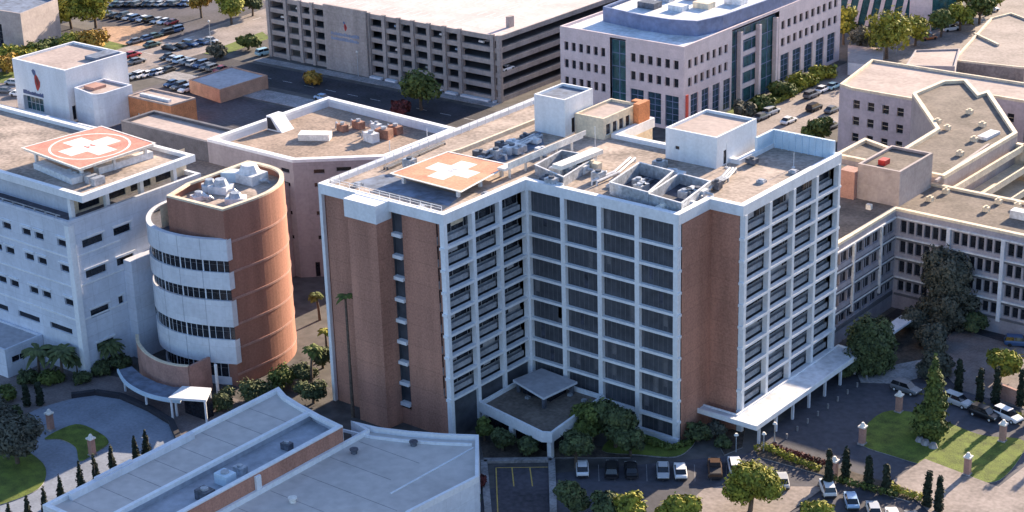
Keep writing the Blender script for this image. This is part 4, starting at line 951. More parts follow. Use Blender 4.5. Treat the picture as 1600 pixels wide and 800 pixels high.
b = MB(); b.quad([(gx0, gy, GH-.5), (gx1, gy, GH-.5), (gx1, gy1, GH-.5), (gx0, gy1, GH-.5)]); b.build('roof_deck', 'garage_roof', ga)
b = MB(); parapet(b, [(gx0, gy), (gx1, gy), (gx1, gy1), (gx0, gy1)], GH, GH+.35, .4); b.build('parapet', 'garage_conc', ga)
for i in range(5, 13):
    b = MB(); b.box(gc[i]+.8, gc[i+1]-.8, gy-1.8, gy-.52, 0, .6); b.build('planter', 'white_panel', ga)
b = MB(); b.box(-121, -119.8, 166, 168, GH-.5, GH+2.4); b.build('stair_hood', 'garage_conc', ga)
b = MB()
for k in range(7):
    for j in range(24): b.box(-196+3*j, -195.8+3*j, 162+10*k, 166.5+10*k, GH-.49, GH-.48)
b.build('bay_lines', 'paint_white', ga)

# ------------------------------------------------------------ office block
of = thing('office_block', 'pale pink office building with square windows tall arcade and blue top storey', 'office building', (-80, 190))
OX0, OX1, OY, OY1, OH = -98.6, -61.0, 160.0, 240.0, 21.0
def oface(a, c, ncol, z_rows, u0, du, w_, h_, tall=None):
    hs = [(u0+du*i+(0.5 if i % 2 else 0)*0, u0+du*i+w_, z, z+h_) for i in range(ncol) for z in z_rows]
    th_ = []
    if tall: th_ = [(u, u+tall[2], .8, tall[3]) for u in [tall[0]+tall[1]*i for i in range(tall[4])]]
    b = MB(); b.wall(a, c, 0, OH, hs+th_, .4); b.build('wall', 'office_wall', of)
    place_windows(of, a, c, hs, .4, frame='office_wall', fr=.1); place_windows(of, a, c, th_, .4, name='tall_window', glass='glass_blue', frame='office_blue', nx=2, nz=5, fr=.14)
zr = [15.6, 11.0]
oface((OX0, OY), (-83, OY), 6, zr+[6.4], 1.3, 2.3, 1.3, 2.3)
oface((-78.2, OY), (OX1, OY), 6, zr, 1.5, 2.55, 1.45, 2.3, (1.4, 5.2, 4.0, 8.8, 3))
oface((OX1, OY), (OX1, 182), 7, zr, 2.0, 2.75, 1.6, 2.3, (3.2, 5.0, 3.4, 8.8, 4))
oface((OX1, 205), (OX1, 238), 10, zr, 1.2, 3.1, 1.9, 2.3, (1.2, 6.2, 4.4, 8.8, 5))
b = MB(); b.wall((OX1, 238), (OX0, 238), 0, OH); b.wall((OX0, 238), (OX0, OY), 0, OH); b.build('rear_wall', 'office_wall', of)
# recessed glass strips
def gstrip(a, c, z1, nx, nz):
    a = Vector(a); c = Vector(c); place_windows(of, a, c, [(0, (c-a).length, 0, z1)], .1, name='glass_bay', glass='glass_teal', frame='office_blue', nx=nx, nz=nz, fr=.2)
gstrip((-83, OY+.8), (-78.2, OY+.8), 20.4, 2, 6); gstrip((OX1-1.2, 182), (OX1-1.2, 205), 20.0, 6, 5)
b = MB()
for y in (186.5, 195.5, 204): b.box(OX1-1.0, OX1+.2, y-.5, y+.5, 0, 19.5)
for z in (4.5, 8.8, 13.1, 17.4): b.box(OX1-1.1, OX1-.7, 187.2, 194.8, z-.6, z+.6)
b.build('glass_bay_frame', 'office_wall', of)
b = MB(); b.quad([(OX0, OY, OH), (OX1, OY, OH), (OX1, 238, OH), (OX0, 238, OH)]); b.build('roof', 'roof_white', of)
b = MB(); parapet(b, [(OX0, OY), (OX1, OY), (OX1, 238), (OX0, 238)], OH, OH+.7, .5); b.build('parapet', 'office_wall', of)
up_ = [tuple(N(x, y, 24.6)[:2]) for x, y in [(942, 12), (1000, 25), (1045, 32), (1090, 35), (1130, 26), (1230, -8)]]
upoly = [up_[0], up_[1], up_[2], up_[3], up_[4], (OX1-.3, 206), (OX1-.3, 236), (-96, 236)]
b = MB(); side_shell(b, upoly, OH, 24.6); b.build('upper_storey', 'office_blue', of)
b = MB(); parapet(b, upoly, 24.6, 24.9, .5); b.build('upper_rim', 'office_blue', of)
b = MB(); b.quad([(p[0], p[1], 23.9) for p in upoly]); b.build('upper_roof', 'roof_white', of)
rnd = random.Random(9)
for i, (x, y, s_) in enumerate([(1015, 8, 2.6), (1060, 12, 2.2), (1100, 8, 2.4), (1150, 2, 2.5), (1040, -2, 2.0), (1085, -4, 2.2)]):
    p = N(x, y, 24.5); b = MB(); b.box(p.x-s_, p.x+s_, p.y-s_*.7, p.y+s_*.7, 23.92, 24.2+s_*.5)
    tprop(b, 'roof_unit', ['metal_dark', 'metal_light', 'cream', 'metal_light', 'metal', 'mauve_wall'][i], ['dark roof unit at the left of the office block roof', 'light roof unit second from left on the office block roof', 'cream roof unit at the front corner of the office block roof', 'light roof unit at the right of the office block roof', 'grey roof unit at the top edge behind the dark unit', 'mauve roof unit at the top edge behind the cream unit'][i], 'roof machine', (p.x, p.y, 23.9))
# red banner on the corner
b = MB(); b.box(OX1-.9, OX1+.25, OY+.9, OY+1.9, 3.4, 9.2); b.build('banner', 'red_bright', of)
# building with slanted glass fins beyond
gf = thing('glass_fin_building', 'blue glass building with slanted pale fins at the top edge', 'building', (-75, 300))
P = [tuple(N(x, y, 0)[:2]) for x, y in [(1300, 36), (1455, 48), (1492, 38), (1380, -10)]]
b = MB(); side_shell(b, P, 0, 16); b.quad([(p[0], p[1], 16) for p in P]); b.build('wall', 'glass_teal', gf)
b = MB(); a, c = Vector(P[0]), Vector(P[1]); d = (c-a)/9
for k in range(7):
    p = a+d*k; n_ = Vector((d.y, -d.x)).normalized()*.4; q = p+d*.35; o = d*.9
    b.quad([(p.x+n_.x, p.y+n_.y, 0), (q.x+n_.x, q.y+n_.y, 0), (q.x+o.x+n_.x, q.y+o.y+n_.y, 16), (p.x+o.x+n_.x, p.y+o.y+n_.y, 16)])
b.build('fin', 'office_wall', gf)
b = MB(); a = Vector(P[0])+d*7; c = Vector(P[1]); n_ = Vector((d.y, -d.x)).normalized()*.5
b.quad([(a.x+n_.x, a.y+n_.y, 0), (c.x+n_.x, c.y+n_.y, 0), (c.x+n_.x, c.y+n_.y, 15), (a.x+n_.x, a.y+n_.y, 15)]); b.build('end_panel', 'office_wall', gf)

# ------------------------------------------------------------ courtyard building on the right
cb = thing('courtyard_building', 'four storey building with long window rows around the courtyard right of the tower', 'building', (45, 98))
CH = 19.5; xl = 31.8; yc = 91.0
b = MB(); P1 = [(xl, 60.8), (xl, yc)]; P2 = [(xl, yc), (62, yc)]
fl = [15.6, 11.6, 7.6, 3.9]
h1 = [(0.6+2.95*i, 3.25+2.95*i, z, z+2.2) for z in fl for i in range(10)]
b.wall(P1[0], P1[1], 0, CH, h1, .45)
h2 = []
u = 1.0; k = 0
while u < 28:
    for z in fl: h2.append((u, u+1.22, z-.2, z+2.3))
    u += 1.62; k += 1
    if k % 6 == 0: u += .95
h2 = [h for h in h2]
b.wall(P2[0], P2[1], 0, CH, h2, .45)
b.wall((62, yc), (62, 108), 0, CH); b.wall((62, 108), (8, 108), 0, CH); b.wall((8, 108), (8, 60.8), 0, CH); b.wall((8, 60.8), P1[0], 0, CH)
b.build('wall', 'court_wall', cb)
place_windows(cb, P1[0], P1[1], h1, .45, name='ribbon_window', glass='glass', frame='court_wall', nx=2)
vis = sorted(h2, key=lambda h: h[0])[:100]; place_windows(cb, P2[0], P2[1], vis, .45, frame='court_wall', fr=.06)
rest = MB(); 
for h in sorted(h2, key=lambda h: h[0])[100:]: rest.quad([(xl+h[0], yc+.4, h[2]), (xl+h[1], yc+.4, h[2]), (xl+h[1], yc+.4, h[3]), (xl+h[0], yc+.4, h[3])])
o = rest.build('window_row', 'glass', cb); o['kind'] = 'stuff'
b = MB()
for z in (18.4, 14.5, 10.5, 6.5):
    b.box(xl+.01, xl+.35, 61, yc-.4, z-.12, z+.12); b.box(xl+.4, 62, yc-.4, yc-.01, z-.12, z+.12)
b.build('ledge', 'metal_light', cb)
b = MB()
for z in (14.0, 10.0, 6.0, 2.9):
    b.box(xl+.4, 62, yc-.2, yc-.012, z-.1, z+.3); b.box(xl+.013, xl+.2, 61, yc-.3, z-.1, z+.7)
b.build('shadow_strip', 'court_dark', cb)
k = 0; u = 1.0
for i in range(2):
    u2 = 1.0+(6*1.62+.95)*(i+1)-1.0-.15; b = MB(); b.box(xl+u2, xl+u2+.7, yc-.5, yc-.008, 2.5, 18.3); b.build('pilaster', 'white_panel', cb)
for y in (64, 74.5, 85):
    b = MB(); b.box(xl+.012, xl+.5, y-.2, y+.2, 5, 18.3); b.build('pilaster', 'metal_light', cb)
b = MB(); rp = [(8, 60.8), (xl, 60.8), (xl, yc), (62, yc), (62, 108), (8, 108)]
parapet(b, rp, CH, CH+.5, .9); b.build('parapet', 'cream', cb)
b = MB(); b.quad([(p[0], p[1], CH+.02) for p in rp]); b.build('roof', 'roof_brown', cb)
b = MB(); p, q = N(1360, 535, 3.6), N(1418, 495, 3.6); b.bar(p, q, 2.6, 3.2, 3.6); b.build('canopy', 'white_panel', cb)
for i, (x, y) in enumerate([(1453, 312), (1478, 300), (1541, 328), (1560, 316), (1590, 322)]):
    p = N(x, y, CH+.3); b = MB(); b.box(p.x-.6, p.x+.6, p.y-.5, p.y+.5, CH+.02, CH+.9); b.cyl(p.x, p.y, .3, CH+.9, CH+1.2, 8)
    tprop(b, 'roof_vent', 'cream', ['pale vent nearest the inner corner on the brown courtyard roof', 'pale vent at the rear left of the brown courtyard roof', 'pale vent in the middle of the brown courtyard roof', 'pale vent at the rear centre of the brown courtyard roof', 'pale vent near the right end of the brown courtyard roof'][i], 'vent', (p.x, p.y, CH))
p = N(1595, 335, CH+.8); b = MB(); b.box(p.x-1.8, p.x+3, p.y-.8, p.y+1.2, CH+.02, CH+1.5); tprop(b, 'roof_unit', 'metal_light', 'bright white unit at the right frame edge on the brown courtyard roof', 'roof machine', (p.x, p.y, CH))
# tall block and small sunlit tower on that roof
P = [N(x, y, 26.0) for x, y in [(1345, 262), (1415, 268), (1455, 245), (1395, 230)]]
bl = thing('lift_block', 'mauve windowless block rising above the courtyard building roof', 'roof block', (26, 99, CH))
Q = [(22.4, 93.0), (31.2, 93.0), (31.2, 106.4), (22.4, 106.4)]
b = MB(); side_shell(b, Q, CH, 26); parapet(b, Q, 26, 26.5, .5); b.build('wall', 'mauve_wall', bl); b = MB(); b.quad([(p[0], p[1], 25.9) for p in Q]); b.build('roof', 'roof_brown', bl)
b = MB(); b.box(25, 26.5, 96, 98, 25.91, 26.9); b.build('vent', 'red', bl)
b = MB(); q = N(1322, 310, CH)
b.box(q.x-1.6, q.x+1.6, q.y, q.y+3, CH+.02, 25); tprop(b, 'stair_tower', 'brick_pink', 'slim pink stair tower beside the mauve windowless block', 'stair tower', (q.x, q.y, CH))
b = MB(); q = N(1315, 355, CH); b.box(q.x-.4, q.x+.9, 61.2, 62.6, CH+.02, CH+4.2); tprop(b, 'chimney', 'white_panel', 'slim white chimney where the courtyard building meets the tower', 'chimney', (q.x, 61.5, CH))
p = N(1358, 323, CH+.5); b = MB(); b.box(p.x-.5, p.x+.5, p.y-.4, p.y+.4, CH+.02, CH+1.0); tprop(b, 'roof_vent', 'heli_white', 'single white vent on the shaded roof left of the mauve block', 'vent', (p.x, p.y, CH))
# angled building behind
an = thing('angled_building', 'brown roofed angled building with stepped sunlit balconies at right', 'building', (22, 130))
ZA = 21.0
P = [tuple(N(x, y, ZA)[:2]) for x, y in [(1300, 250), (1455, 292), (1590, 212), (1545, 145), (1530, 150), (1510, 128), (1472, 130), (1425, 150), (1462, 205), (1405, 240), (1330, 222)]]
P = [(9, 108.2), (33, 108.2)]+P[2:10]+[(9, 121)]
b = MB(); side_shell(b, P, 0, ZA); b.build('wall', 'mauve_wall', an)
b = MB(); parapet(b, P, ZA, ZA+.7, .9); b.build('parapet', 'cream', an)
b = MB(); b.quad([(p[0], p[1], ZA+.02) for p in P]); b.build('roof', 'roof_brown', an)
e0, e1 = Vector(P[1]), Vector(P[2]); d = (e1-e0).normalized(); n_ = Vector((d.y, -d.x))
for k in range(4):
    z = ZA-2.6-3.4*k; w_ = 1.6+2.0*k; b = MB()
    L0 = (e1-e0).length; mid = (e0+e1)/2+n_*(w_/2)+d*(-.6*k)
    b.obox((mid.x, mid.y), L0+1.5*k, w_, z-.3, z+.0, math.atan2(d.y, d.x)); m2 = (e0+e1)/2+n_*w_; b.obox((m2.x, m2.y), L0+1.5*k, .4, z-.35, z+1.0, math.atan2(d.y, d.x)); b.build('balcony', 'cream', an)
    b = MB(); m3 = e1+n_*(w_*.6+.5); b.obox((m3.x, m3.y), 1.2, w_+1.6, z-3.2, z+1.0, math.atan2(d.y, d.x)); b.build('balcony_end', 'cream', an)
for i, (x, y) in enumerate([(1465, 190), (1480, 200), (1515, 175), (1535, 195), (1522, 218), (1500, 240)]):
    p = N(x, y, ZA+.4); b = MB(); b.box(p.x-.7, p.x+.7, p.y-.5, p.y+.5, ZA+.03, ZA+.9); b.cyl(p.x, p.y, .35, ZA+.9, ZA+1.2, 8)
    tprop(b, 'roof_vent', 'cream', ['small vent at the left of the angled brown roof', 'second vent from the left on the angled brown roof', 'vent nearest the far corner of the angled brown roof', 'vent at the right side of the angled brown roof', 'vent beside the bright skylight of the angled roof', 'vent nearest the balconies on the angled brown roof'][i], 'vent', (p.x, p.y, ZA))
p = N(1545, 210, ZA+.5); b = MB(); b.obox((p.x, p.y), 5.5, 2.2, ZA+.03, ZA+.7, 1.5); tprop(b, 'skylight', 'metal_light', 'long bright skylight near the sunlit edge of the angled brown roof', 'skylight', (p.x, p.y, ZA))
b = MB(); b.bar(N(1462, 285, ZA), N(1545, 228, ZA), .5, ZA+.03, ZA+.5); tprop(b, 'roof_kerb', 'mauve_wall', 'low kerb running parallel to the balcony edge on the angled roof', 'roof kerb', tuple(N(1500, 258, ZA)))
b = MB(); b.bar(N(1520, 262, 8), N(1680, 300, 8), 18, 0, 6.5); tprop(b, 'low_building', 'cream', 'low tan roofed building below the stepped balconies at the right edge', 'building', tuple(N(1590, 290, 0)))
# pink building with square windows
pk = thing('pink_building', 'pinkish building with three rows of square windows and flat pink roof', 'building', (10, 176))
PH = 16.3
c0 = N(1325, 140, PH); Pq = [(c0.x-3, c0.y+1.5), (c0.x+1, c0.y), (5.5, c0.y), (5.5, c0.y+10), (12, c0.y+12), (60, c0.y+12), (60, 192), (-26, 190)]
a, c = Pq[1], Pq[2]; L = c[0]-a[0]
hs = [(.5+3.75*i, 2.2+3.75*i, z, z+2.1) for i in range(6) for z in (12.0, 8.0, 4.0)]
a2, c2 = Pq[4], Pq[5]
hs2 = [(3+4.2*i, 4.7+4.2*i, z, z+2.1) for i in range(7) for z in (11.2, 7.2, 3.2)]
b = MB(); b.wall(a, c, 0, PH, hs, .4); b.wall(a2, c2, 0, PH, hs2, .4)
for i in (0, 2, 3, 5, 6, 7): b.wall(Pq[i], Pq[(i+1) % 8], 0, PH)
b.build('wall', 'wall_lilac', pk); place_windows(pk, a, c, hs, .4, frame='cream', nz=2, fr=.1); place_windows(pk, a2, c2, hs2, .4, frame='cream', nz=2, fr=.1)
b = MB(); parapet(b, Pq, PH, PH+.6, .6); b.build('parapet', 'cream', pk); b = MB(); b.quad([(p[0], p[1], PH+.02) for p in Pq]); b.build('roof', 'roof_pink', pk)
# small grey building with blue cover beyond
sm = thing('service_building', 'small grey service building with one dark opening beside blue cover', 'building', (-20, 215))
P = [tuple(N(x, y, 5)[:2]) for x, y in [(1415, 104), (1492, 106), (1500, 78), (1430, 80)]]
b = MB(); hs = [(2, 5, .6, 3.0)]; b.wall(P[0], P[1], 0, 5, hs, .4); side_shell(b, P[1:]+[P[0]], 0, 5, closed=False); parapet(b, P, 5, 5.4, .4); b.build('wall', 'purple_wall', sm); place_windows(sm, P[0], P[1], hs, .4, frame='metal_dark'); b = MB(); b.quad([(p[0], p[1], 5.02) for p in P]); b.build('roof', 'roof_pink', sm)
p = N(1393, 108, 1); b = MB(); b.obox((p.x, p.y), 6, 4.5, 0, 1.8, .3); b.obox((p.x, p.y), 5.4, 3.9, 1.8, 2.2, .3, 0); tprop(b, 'blue_tarpaulin', 'blue_tarp', 'bright blue tarpaulin cover beside the grey service building', 'tarpaulin', (p.x, p.y, 0))
b = MB(); P = [tuple(N(x, y, 3)[:2]) for x, y in [(1325, 100), (1378, 106), (1380, 78), (1325, 72)]]; b.prism(P, 0, 3.4, 0, 1); tprop(b, 'white_shed', ['white_panel', 'roof_pink'], 'small white shed between the office block and the blue cover', 'shed', tuple(N(1350, 90, 0)))
t = thing('flat_roof_pair', 'low wide tan roof with dividing kerb at the top right', 'building', tuple(N(1540, 75, 0)))
P = [tuple(N(x, y, 4)[:2]) for x, y in [(1488, 96), (1600, 108), (1680, 60), (1580, 22), (1548, 30)]]
b = MB(); side_shell(b, P, 0, 4); b.quad([(p[0], p[1], 4) for p in P]); b.build('body', 'asphalt_light', t)
b = MB(); parapet(b, P, 4, 4.5, .5); b.bar(N(1522, 54, 4), N(1560, 72, 4), .6, 4.0, 4.6); b.build('kerb', 'cream', t)

# ------------------------------------------------------------ vegetation
def leaf_cloud(blobs, n, size, seed, flat=.5):
    rnd = random.Random(seed); b = MB(); vol = [x[3]*x[4]*x[5] for x in blobs]; tot = sum(vol)
    for bl_, v in zip(blobs, vol):
        for _ in range(int(n*v/tot)+3):
            while True:
                d = Vector((rnd.gauss(0, 1), rnd.gauss(0, 1), rnd.gauss(0, 1)))
                if d.length > .01: break
            d.normalize(); lump = .82+.3*math.sin(5*d.x+seed)*math.sin(4.3*d.y+1.7*seed)*math.cos(3.7*d.z)+(.32 if rnd.random() < .12 else 0)*rnd.random(); r = rnd.uniform(.35, 1.12)**.6*(lump+.12)
            p = Vector((bl_[0]+d.x*bl_[3]*r, bl_[1]+d.y*bl_[4]*r, bl_[2]+d.z*bl_[5]*r))
            nn = (d+Vector((rnd.uniform(-1, 1), rnd.uniform(-1, 1), rnd.uniform(-.4, 1)))*.8).normalized()
            t = nn.cross(Vector((rnd.uniform(-1, 1), rnd.uniform(-1, 1), rnd.uniform(-1, 1)))).normalized(); u = nn.cross(t); s = size*rnd.uniform(.45, 1.5)
            b.quad([p-t*s-u*s*.3, p-t*s*.2-u*s*.75, p+t*s-u*s*.1, p+t*s*.3+u*s*.7], 0)
    return b
def tree(label, base, h, r, leaf, seed, kind='round', group=None, name='tree', n=2600, size=.42):
    rnd = random.Random(seed); x, y = base[0], base[1]; z0 = base[2] if len(base) > 2 else 0
    t = thing(name, label, 'tree', (x, y, z0), group)
    tr = MB(); th_ = h*(.35 if kind == 'round' else .2)
    lean = Vector((rnd.uniform(-.3, .3), rnd.uniform(-.3, .3), 0))
    tr.tube([(x, y, z0), Vector((x, y, z0+th_))+lean, Vector((x, y, z0+h*.75))+lean*1.5], [.06*r+.12, .045*r+.1, .05], 8)
    if kind == 'full':
        blobs = []
        for i in range(26):
            f = (i+.5)/26; a = 2.4*i; w_ = r*(.55+.45*math.sin(math.pi*min(1, f*1.1+.1))); rr = w_*rnd.uniform(.2, .75); s = r*rnd.uniform(.3, .46); blobs.append((x+math.cos(a)*rr, y+math.sin(a)*rr, z0+h*(.08+.86*f), s, s, s))
    elif kind == 'round':
        blobs = []
        k = 9+int(r)
        for i in range(k):
            a = 2.4*i+rnd.uniform(-.4, .4); rr = r*rnd.uniform(.25, .68); zz = z0+h*rnd.uniform(.42, .86)
            s = r*rnd.uniform(.32, .52); c = (x+math.cos(a)*rr, y+math.sin(a)*rr, zz); blobs.append((*c, s, s, s*.8))
            tr.tube([Vector((x, y, z0+th_*rnd.uniform(.8, 1.2)))+lean, Vector(c)], [.09+.02*r, .04], 5)
        blobs.append((x, y, z0+h*.8, r*.5, r*.5, h*.2))
    elif kind == 'cone':
        blobs = []
        for i in range(12):
            f = i/11; rr = r*(1-f)**.8+.15; blobs.append((x+rnd.uniform(-.25, .25)*rr, y+rnd.uniform(-.25, .25)*rr, z0+h*(.1+.88*f), rr, rr, h*.085))
    elif kind == 'column':
        blobs = [(x+rnd.uniform(-.1, .1)*r, y+rnd.uniform(-.1, .1)*r, z0+h*(.12+.8*i/6), r*(1-.35*(i/6)**2)*rnd.uniform(.85, 1.1), r*(1-.35*(i/6)**2), h*.11) for i in range(7)]
    tr.build('trunk', 'bark', t)
    if y < 100 and kind in ('round', 'cone', 'full'): n = int(n*1.9); size *= .74
    leaf_cloud(blobs, n, size, seed).build('crown', leaf, t)
    return t
def at(x, y, z=0): return tuple(N(x, y, z))
T = tree
# courtyard and forecourt trees
T('very large dark tree standing against the courtyard building facade', at(1478, 510), 14.0, 6.0, 'leaf_dull', 1, 'full', n=11000)
T('broad dark green tree between the long canopy and the courtyard', at(1362, 578), 8.5, 5.4, 'leaf_dark', 2, 'full', n=9000)
T('tall conifer on the lawn right of the forecourt drive', at(1455, 682), 14.5, 2.6, 'leaf_mid', 3, 'cone', name='conifer', n=4200)
T('grey green conifer behind the tall lawn conifer', at(1462, 585), 8.5, 2.8, 'leaf_dull', 4, 'cone', name='conifer', n=3000)
T('bright yellow green round tree behind the dark cypresses at right', at(1562, 595), 5.5, 3.2, 'leaf_yellow', 5, n=2600)
T('dark bushy tree at the foot of the courtyard wall left of the large dark tree', at(1425, 520), 5.0, 2.8, 'leaf_dull', 6)
T('low dark tree right of the large dark tree in the courtyard', at(1520, 520), 4.0, 2.8, 'leaf_dark', 7)
T('low dark tree in front of the large dark tree', at(1455, 545), 4.5, 3.0, 'leaf_dull', 8)
# trees at tower foot
T('dark tree closest to the flush window facade of the tower', at(962, 700), 7.5, 3.8, 'leaf_dark', 10, n=3600)
T('dark tree just right of the terrace corner column', at(900, 730), 6.0, 3.3, 'leaf_dark', 11, n=3200)
T('mid green tree between the terrace and the base sill of the tower', at(925, 690), 7.0, 3.6, 'leaf_mid', 12, n=3200)
T('low dark tree in the middle of the row below the tower windows', at(985, 712), 4.6, 2.6, 'leaf_dark', 13)
T('small bushy tree under the terrace beside the flat hall roof', at(757, 690), 4.5, 1.8, 'leaf_mid', 14, n=1500)
T('dark shrubby tree beneath the left edge of the terrace', at(785, 705), 3.4, 2.2, 'leaf_dark', 15, n=1600)
T('dark shrubby tree below the front of the terrace', at(825, 712), 3.0, 2.0, 'leaf_dark', 16, n=1500)
# bottom edge
T('big yellow green tree at the bottom beside the parked cars', at(1172, 800), 8.5, 4.6, 'leaf_yellow', 20, n=5200, size=.38)
T('yellow green tree cut by the bottom edge left of the largest one', at(1058, 830), 6.0, 3.2, 'leaf_yellow', 21, n=2600)
T('yellow topped tree at the bottom edge in the car park aisle', at(985, 830), 6.2, 2.4, 'leaf_yellow', 22, n=2000)
T('dark tree at the bottom edge left of the yellow topped tree', at(950, 822), 5.6, 3.0, 'leaf_dark', 23)
T('dark bushy tree at the bottom edge beside the sunken bay wall', at(893, 810), 6.2, 2.7, 'leaf_dark', 24)
T('yellow green tree at the bottom edge below the white van', at(1275, 835), 5.5, 3.0, 'leaf_yellow', 25, n=2400)
T('dark red leaved shrub against the end wall of the pale hall', at(712, 790), 3.2, 2.0, 'leaf_red', 26, n=1500)
T('dark green shrub below the red leaved one beside the hall', at(730, 800), 2.6, 2.2, 'leaf_dark', 27, n=1400)
T('small red leaved shrub at the corner of the hall end wall', at(750, 762), 2.0, 1.3, 'leaf_red', 28, n=900)
# left bottom
T('wide grey leaved tree at the left edge beside the turning circle', at(28, 725), 8.0, 4.6, 'leaf_dull', 30, n=3800)
T('grey leaved tree behind the wide one at the left edge', at(0, 680), 6.5, 3.6, 'leaf_dull', 31, n=2600)
for i, (x, y, h, r, lf, lab) in enumerate([(45, 600, 2.4, 2.2, 'leaf_dark', 'dark shrub beside the white annex at left'), (10, 625, 2.2, 2.4, 'leaf_mid', 'green shrub at the left edge below the annex'), (80, 598, 2.0, 2.6, 'leaf_mid', 'green shrub under the left palms'),
        (130, 598, 2.0, 2.0, 'leaf_dark', 'dark shrub at the foot of the white corner pier'), (190, 578, 2.6, 2.4, 'leaf_dark', 'dark shrub left of the curved canopy'), (160, 585, 2.2, 2.0, 'leaf_dark', 'dark shrub between the white pier and the curved canopy'),
        (20, 655, 2.0, 2.2, 'leaf_dark', 'dark shrub left of the two short cypresses'), (400, 625, 3.5, 3.4, 'leaf_dark', 'dark leafy shrub at the foot of the rotunda brick wall'), (440, 610, 4.2, 3.2, 'leaf_mid', 'taller green shrub right of the rotunda foot'),
        (475, 600, 3.4, 2.8, 'leaf_dark', 'dark shrub in the gap between rotunda and tower'), (505, 575, 4.0, 2.6, 'leaf_dark', 'dark shrub beside the left tower edge'), (350, 640, 3.0, 2.6, 'leaf_dark', 'dark shrub right of the flat white canopy'),
        (490, 630, 3.6, 3.0, 'leaf_dark', 'dark shrub behind the peak of the curved annex'), (1090, 690, 3.0, 2.4, 'leaf_dark', 'dark shrub at the foot of the projecting brick corner'), (1120, 685, 2.6, 1.8, 'leaf_dull', 'grey shrub below the front of the long canopy'), (1130, 700, 1.6, 1.6, 'leaf_dark', 'low dark shrub on the island in front of the canopy'), (1320, 590, 3.0, 2.2, 'leaf_dark', 'dark shrub at the far end of the long canopy')]):
    T(lab, at(x, y), h, r, lf, 40+i, name='shrub', n=1100, size=.34)
# far trees
far = [(658, 172, 9.0, 5.6, 'leaf_mid', 'single round tree in the shade in front of the parking garage'), (1275, 228, 6.5, 3.6, 'leaf_mid', 'small round tree beside the street left of the pink building'),
       (1385, 92, 13, 7.5, 'leaf_yellow', 'largest yellow green tree beyond the pink building'), (1430, 72, 9, 5, 'leaf_yellow', 'yellow green tree right of the largest one at the top'), (1470, 58, 8, 4.5, 'leaf_mid', 'green street tree under the glass fin building end'),
       (1500, 48, 8, 4.5, 'leaf_yellow', 'yellow street tree fourth in the top right row'), (1530, 38, 9, 5, 'leaf_mid', 'tall green street tree at the top right'), (1548, 22, 8, 4, 'leaf_yellow', 'last yellow tree of the top right row'), (1510, 18, 9, 5, 'leaf_mid', 'green tree at the top edge right of the glass fins'),
       (1318, 70, 11, 4.5, 'leaf_yellow', 'narrow yellow tree against the right end of the office block'), (1345, 85, 8, 4, 'leaf_dull', 'dull tree between the office block and the largest yellow tree'),
       (112, 45, 10, 6, 'leaf_yellow', 'yellow green tree right of the taupe building'), (150, 44, 12, 6, 'leaf_yellow', 'tall yellow green tree left of the bare ground'), (135, 20, 10, 6, 'leaf_yellow', 'yellow tree at the top edge near the taupe building'),
       (115, 80, 5, 5, 'leaf_yellow', 'low yellow bush behind the emblem building'), (145, 80, 6, 6, 'leaf_orange', 'orange tinged bush behind the emblem building'), (60, 90, 3.5, 5, 'leaf_mid', 'green bush along the lawn beside the taupe building'),
       (12, 115, 5, 5, 'leaf_orange', 'orange bush left of the emblem building'), (15, 95, 4, 4, 'leaf_yellow', 'yellow bush at the left edge above the orange bush'), (85, 82, 3, 5, 'leaf_mid', 'green hedge clump below the taupe building'), (38, 98, 4, 5, 'leaf_yellow', 'yellow clump behind the left corner of the emblem building'),
       (315, 28, 11, 4.5, 'leaf_orange', 'orange brown tree at the top edge over the upper car park'), (362, 38, 9, 5, 'leaf_yellow', 'yellow green tree beside the upper street'), (395, 25, 7, 4, 'leaf_dark', 'dark tree touching the left end of the garage'),
       (388, 78, 4, 3.5, 'leaf_mid', 'small green tree on the verge at the garage corner'), (338, 92, 4, 3, 'leaf_dull', 'small dull tree on the verge left of the garage corner'), (490, 132, 3.2, 3, 'leaf_orange', 'small orange brown tree on the shaded road side'),
       (625, 180, 3.4, 3, 'leaf_red', 'red brown bush behind the rear parapet of the mauve building'), (1190, 172, 3, 3.6, 'leaf_mid', 'green shrub on the verge in front of the office arcade'), (1165, 182, 3, 3.4, 'leaf_dull', 'dull shrub at the near end of the office verge'),
       (1225, 150, 3, 4, 'leaf_mid', 'green shrub in the middle of the office verge'), (1255, 135, 2.6, 4, 'leaf_yellow', 'yellow shrub on the office verge'), (1285, 122, 2.6, 4, 'leaf_yellow', 'yellow shrub at the far end of the office verge')]
for i, (x, y, h, r, lf, lab) in enumerate(far):
    T(lab, at(x, y), h, r, lf, 80+i, n=1300 if r < 5.5 else 2200, size=.5)
raised('lawn', pxp([(-60, 130), (100, 85), (160, 62), (200, 72), (120, 100), (20, 130)]), 0, .12, 'concrete', 'grass')
raised('verge', pxp([(318, 84), (410, 50), (422, 60), (345, 88)]), 0, .12, 'concrete', 'grass')
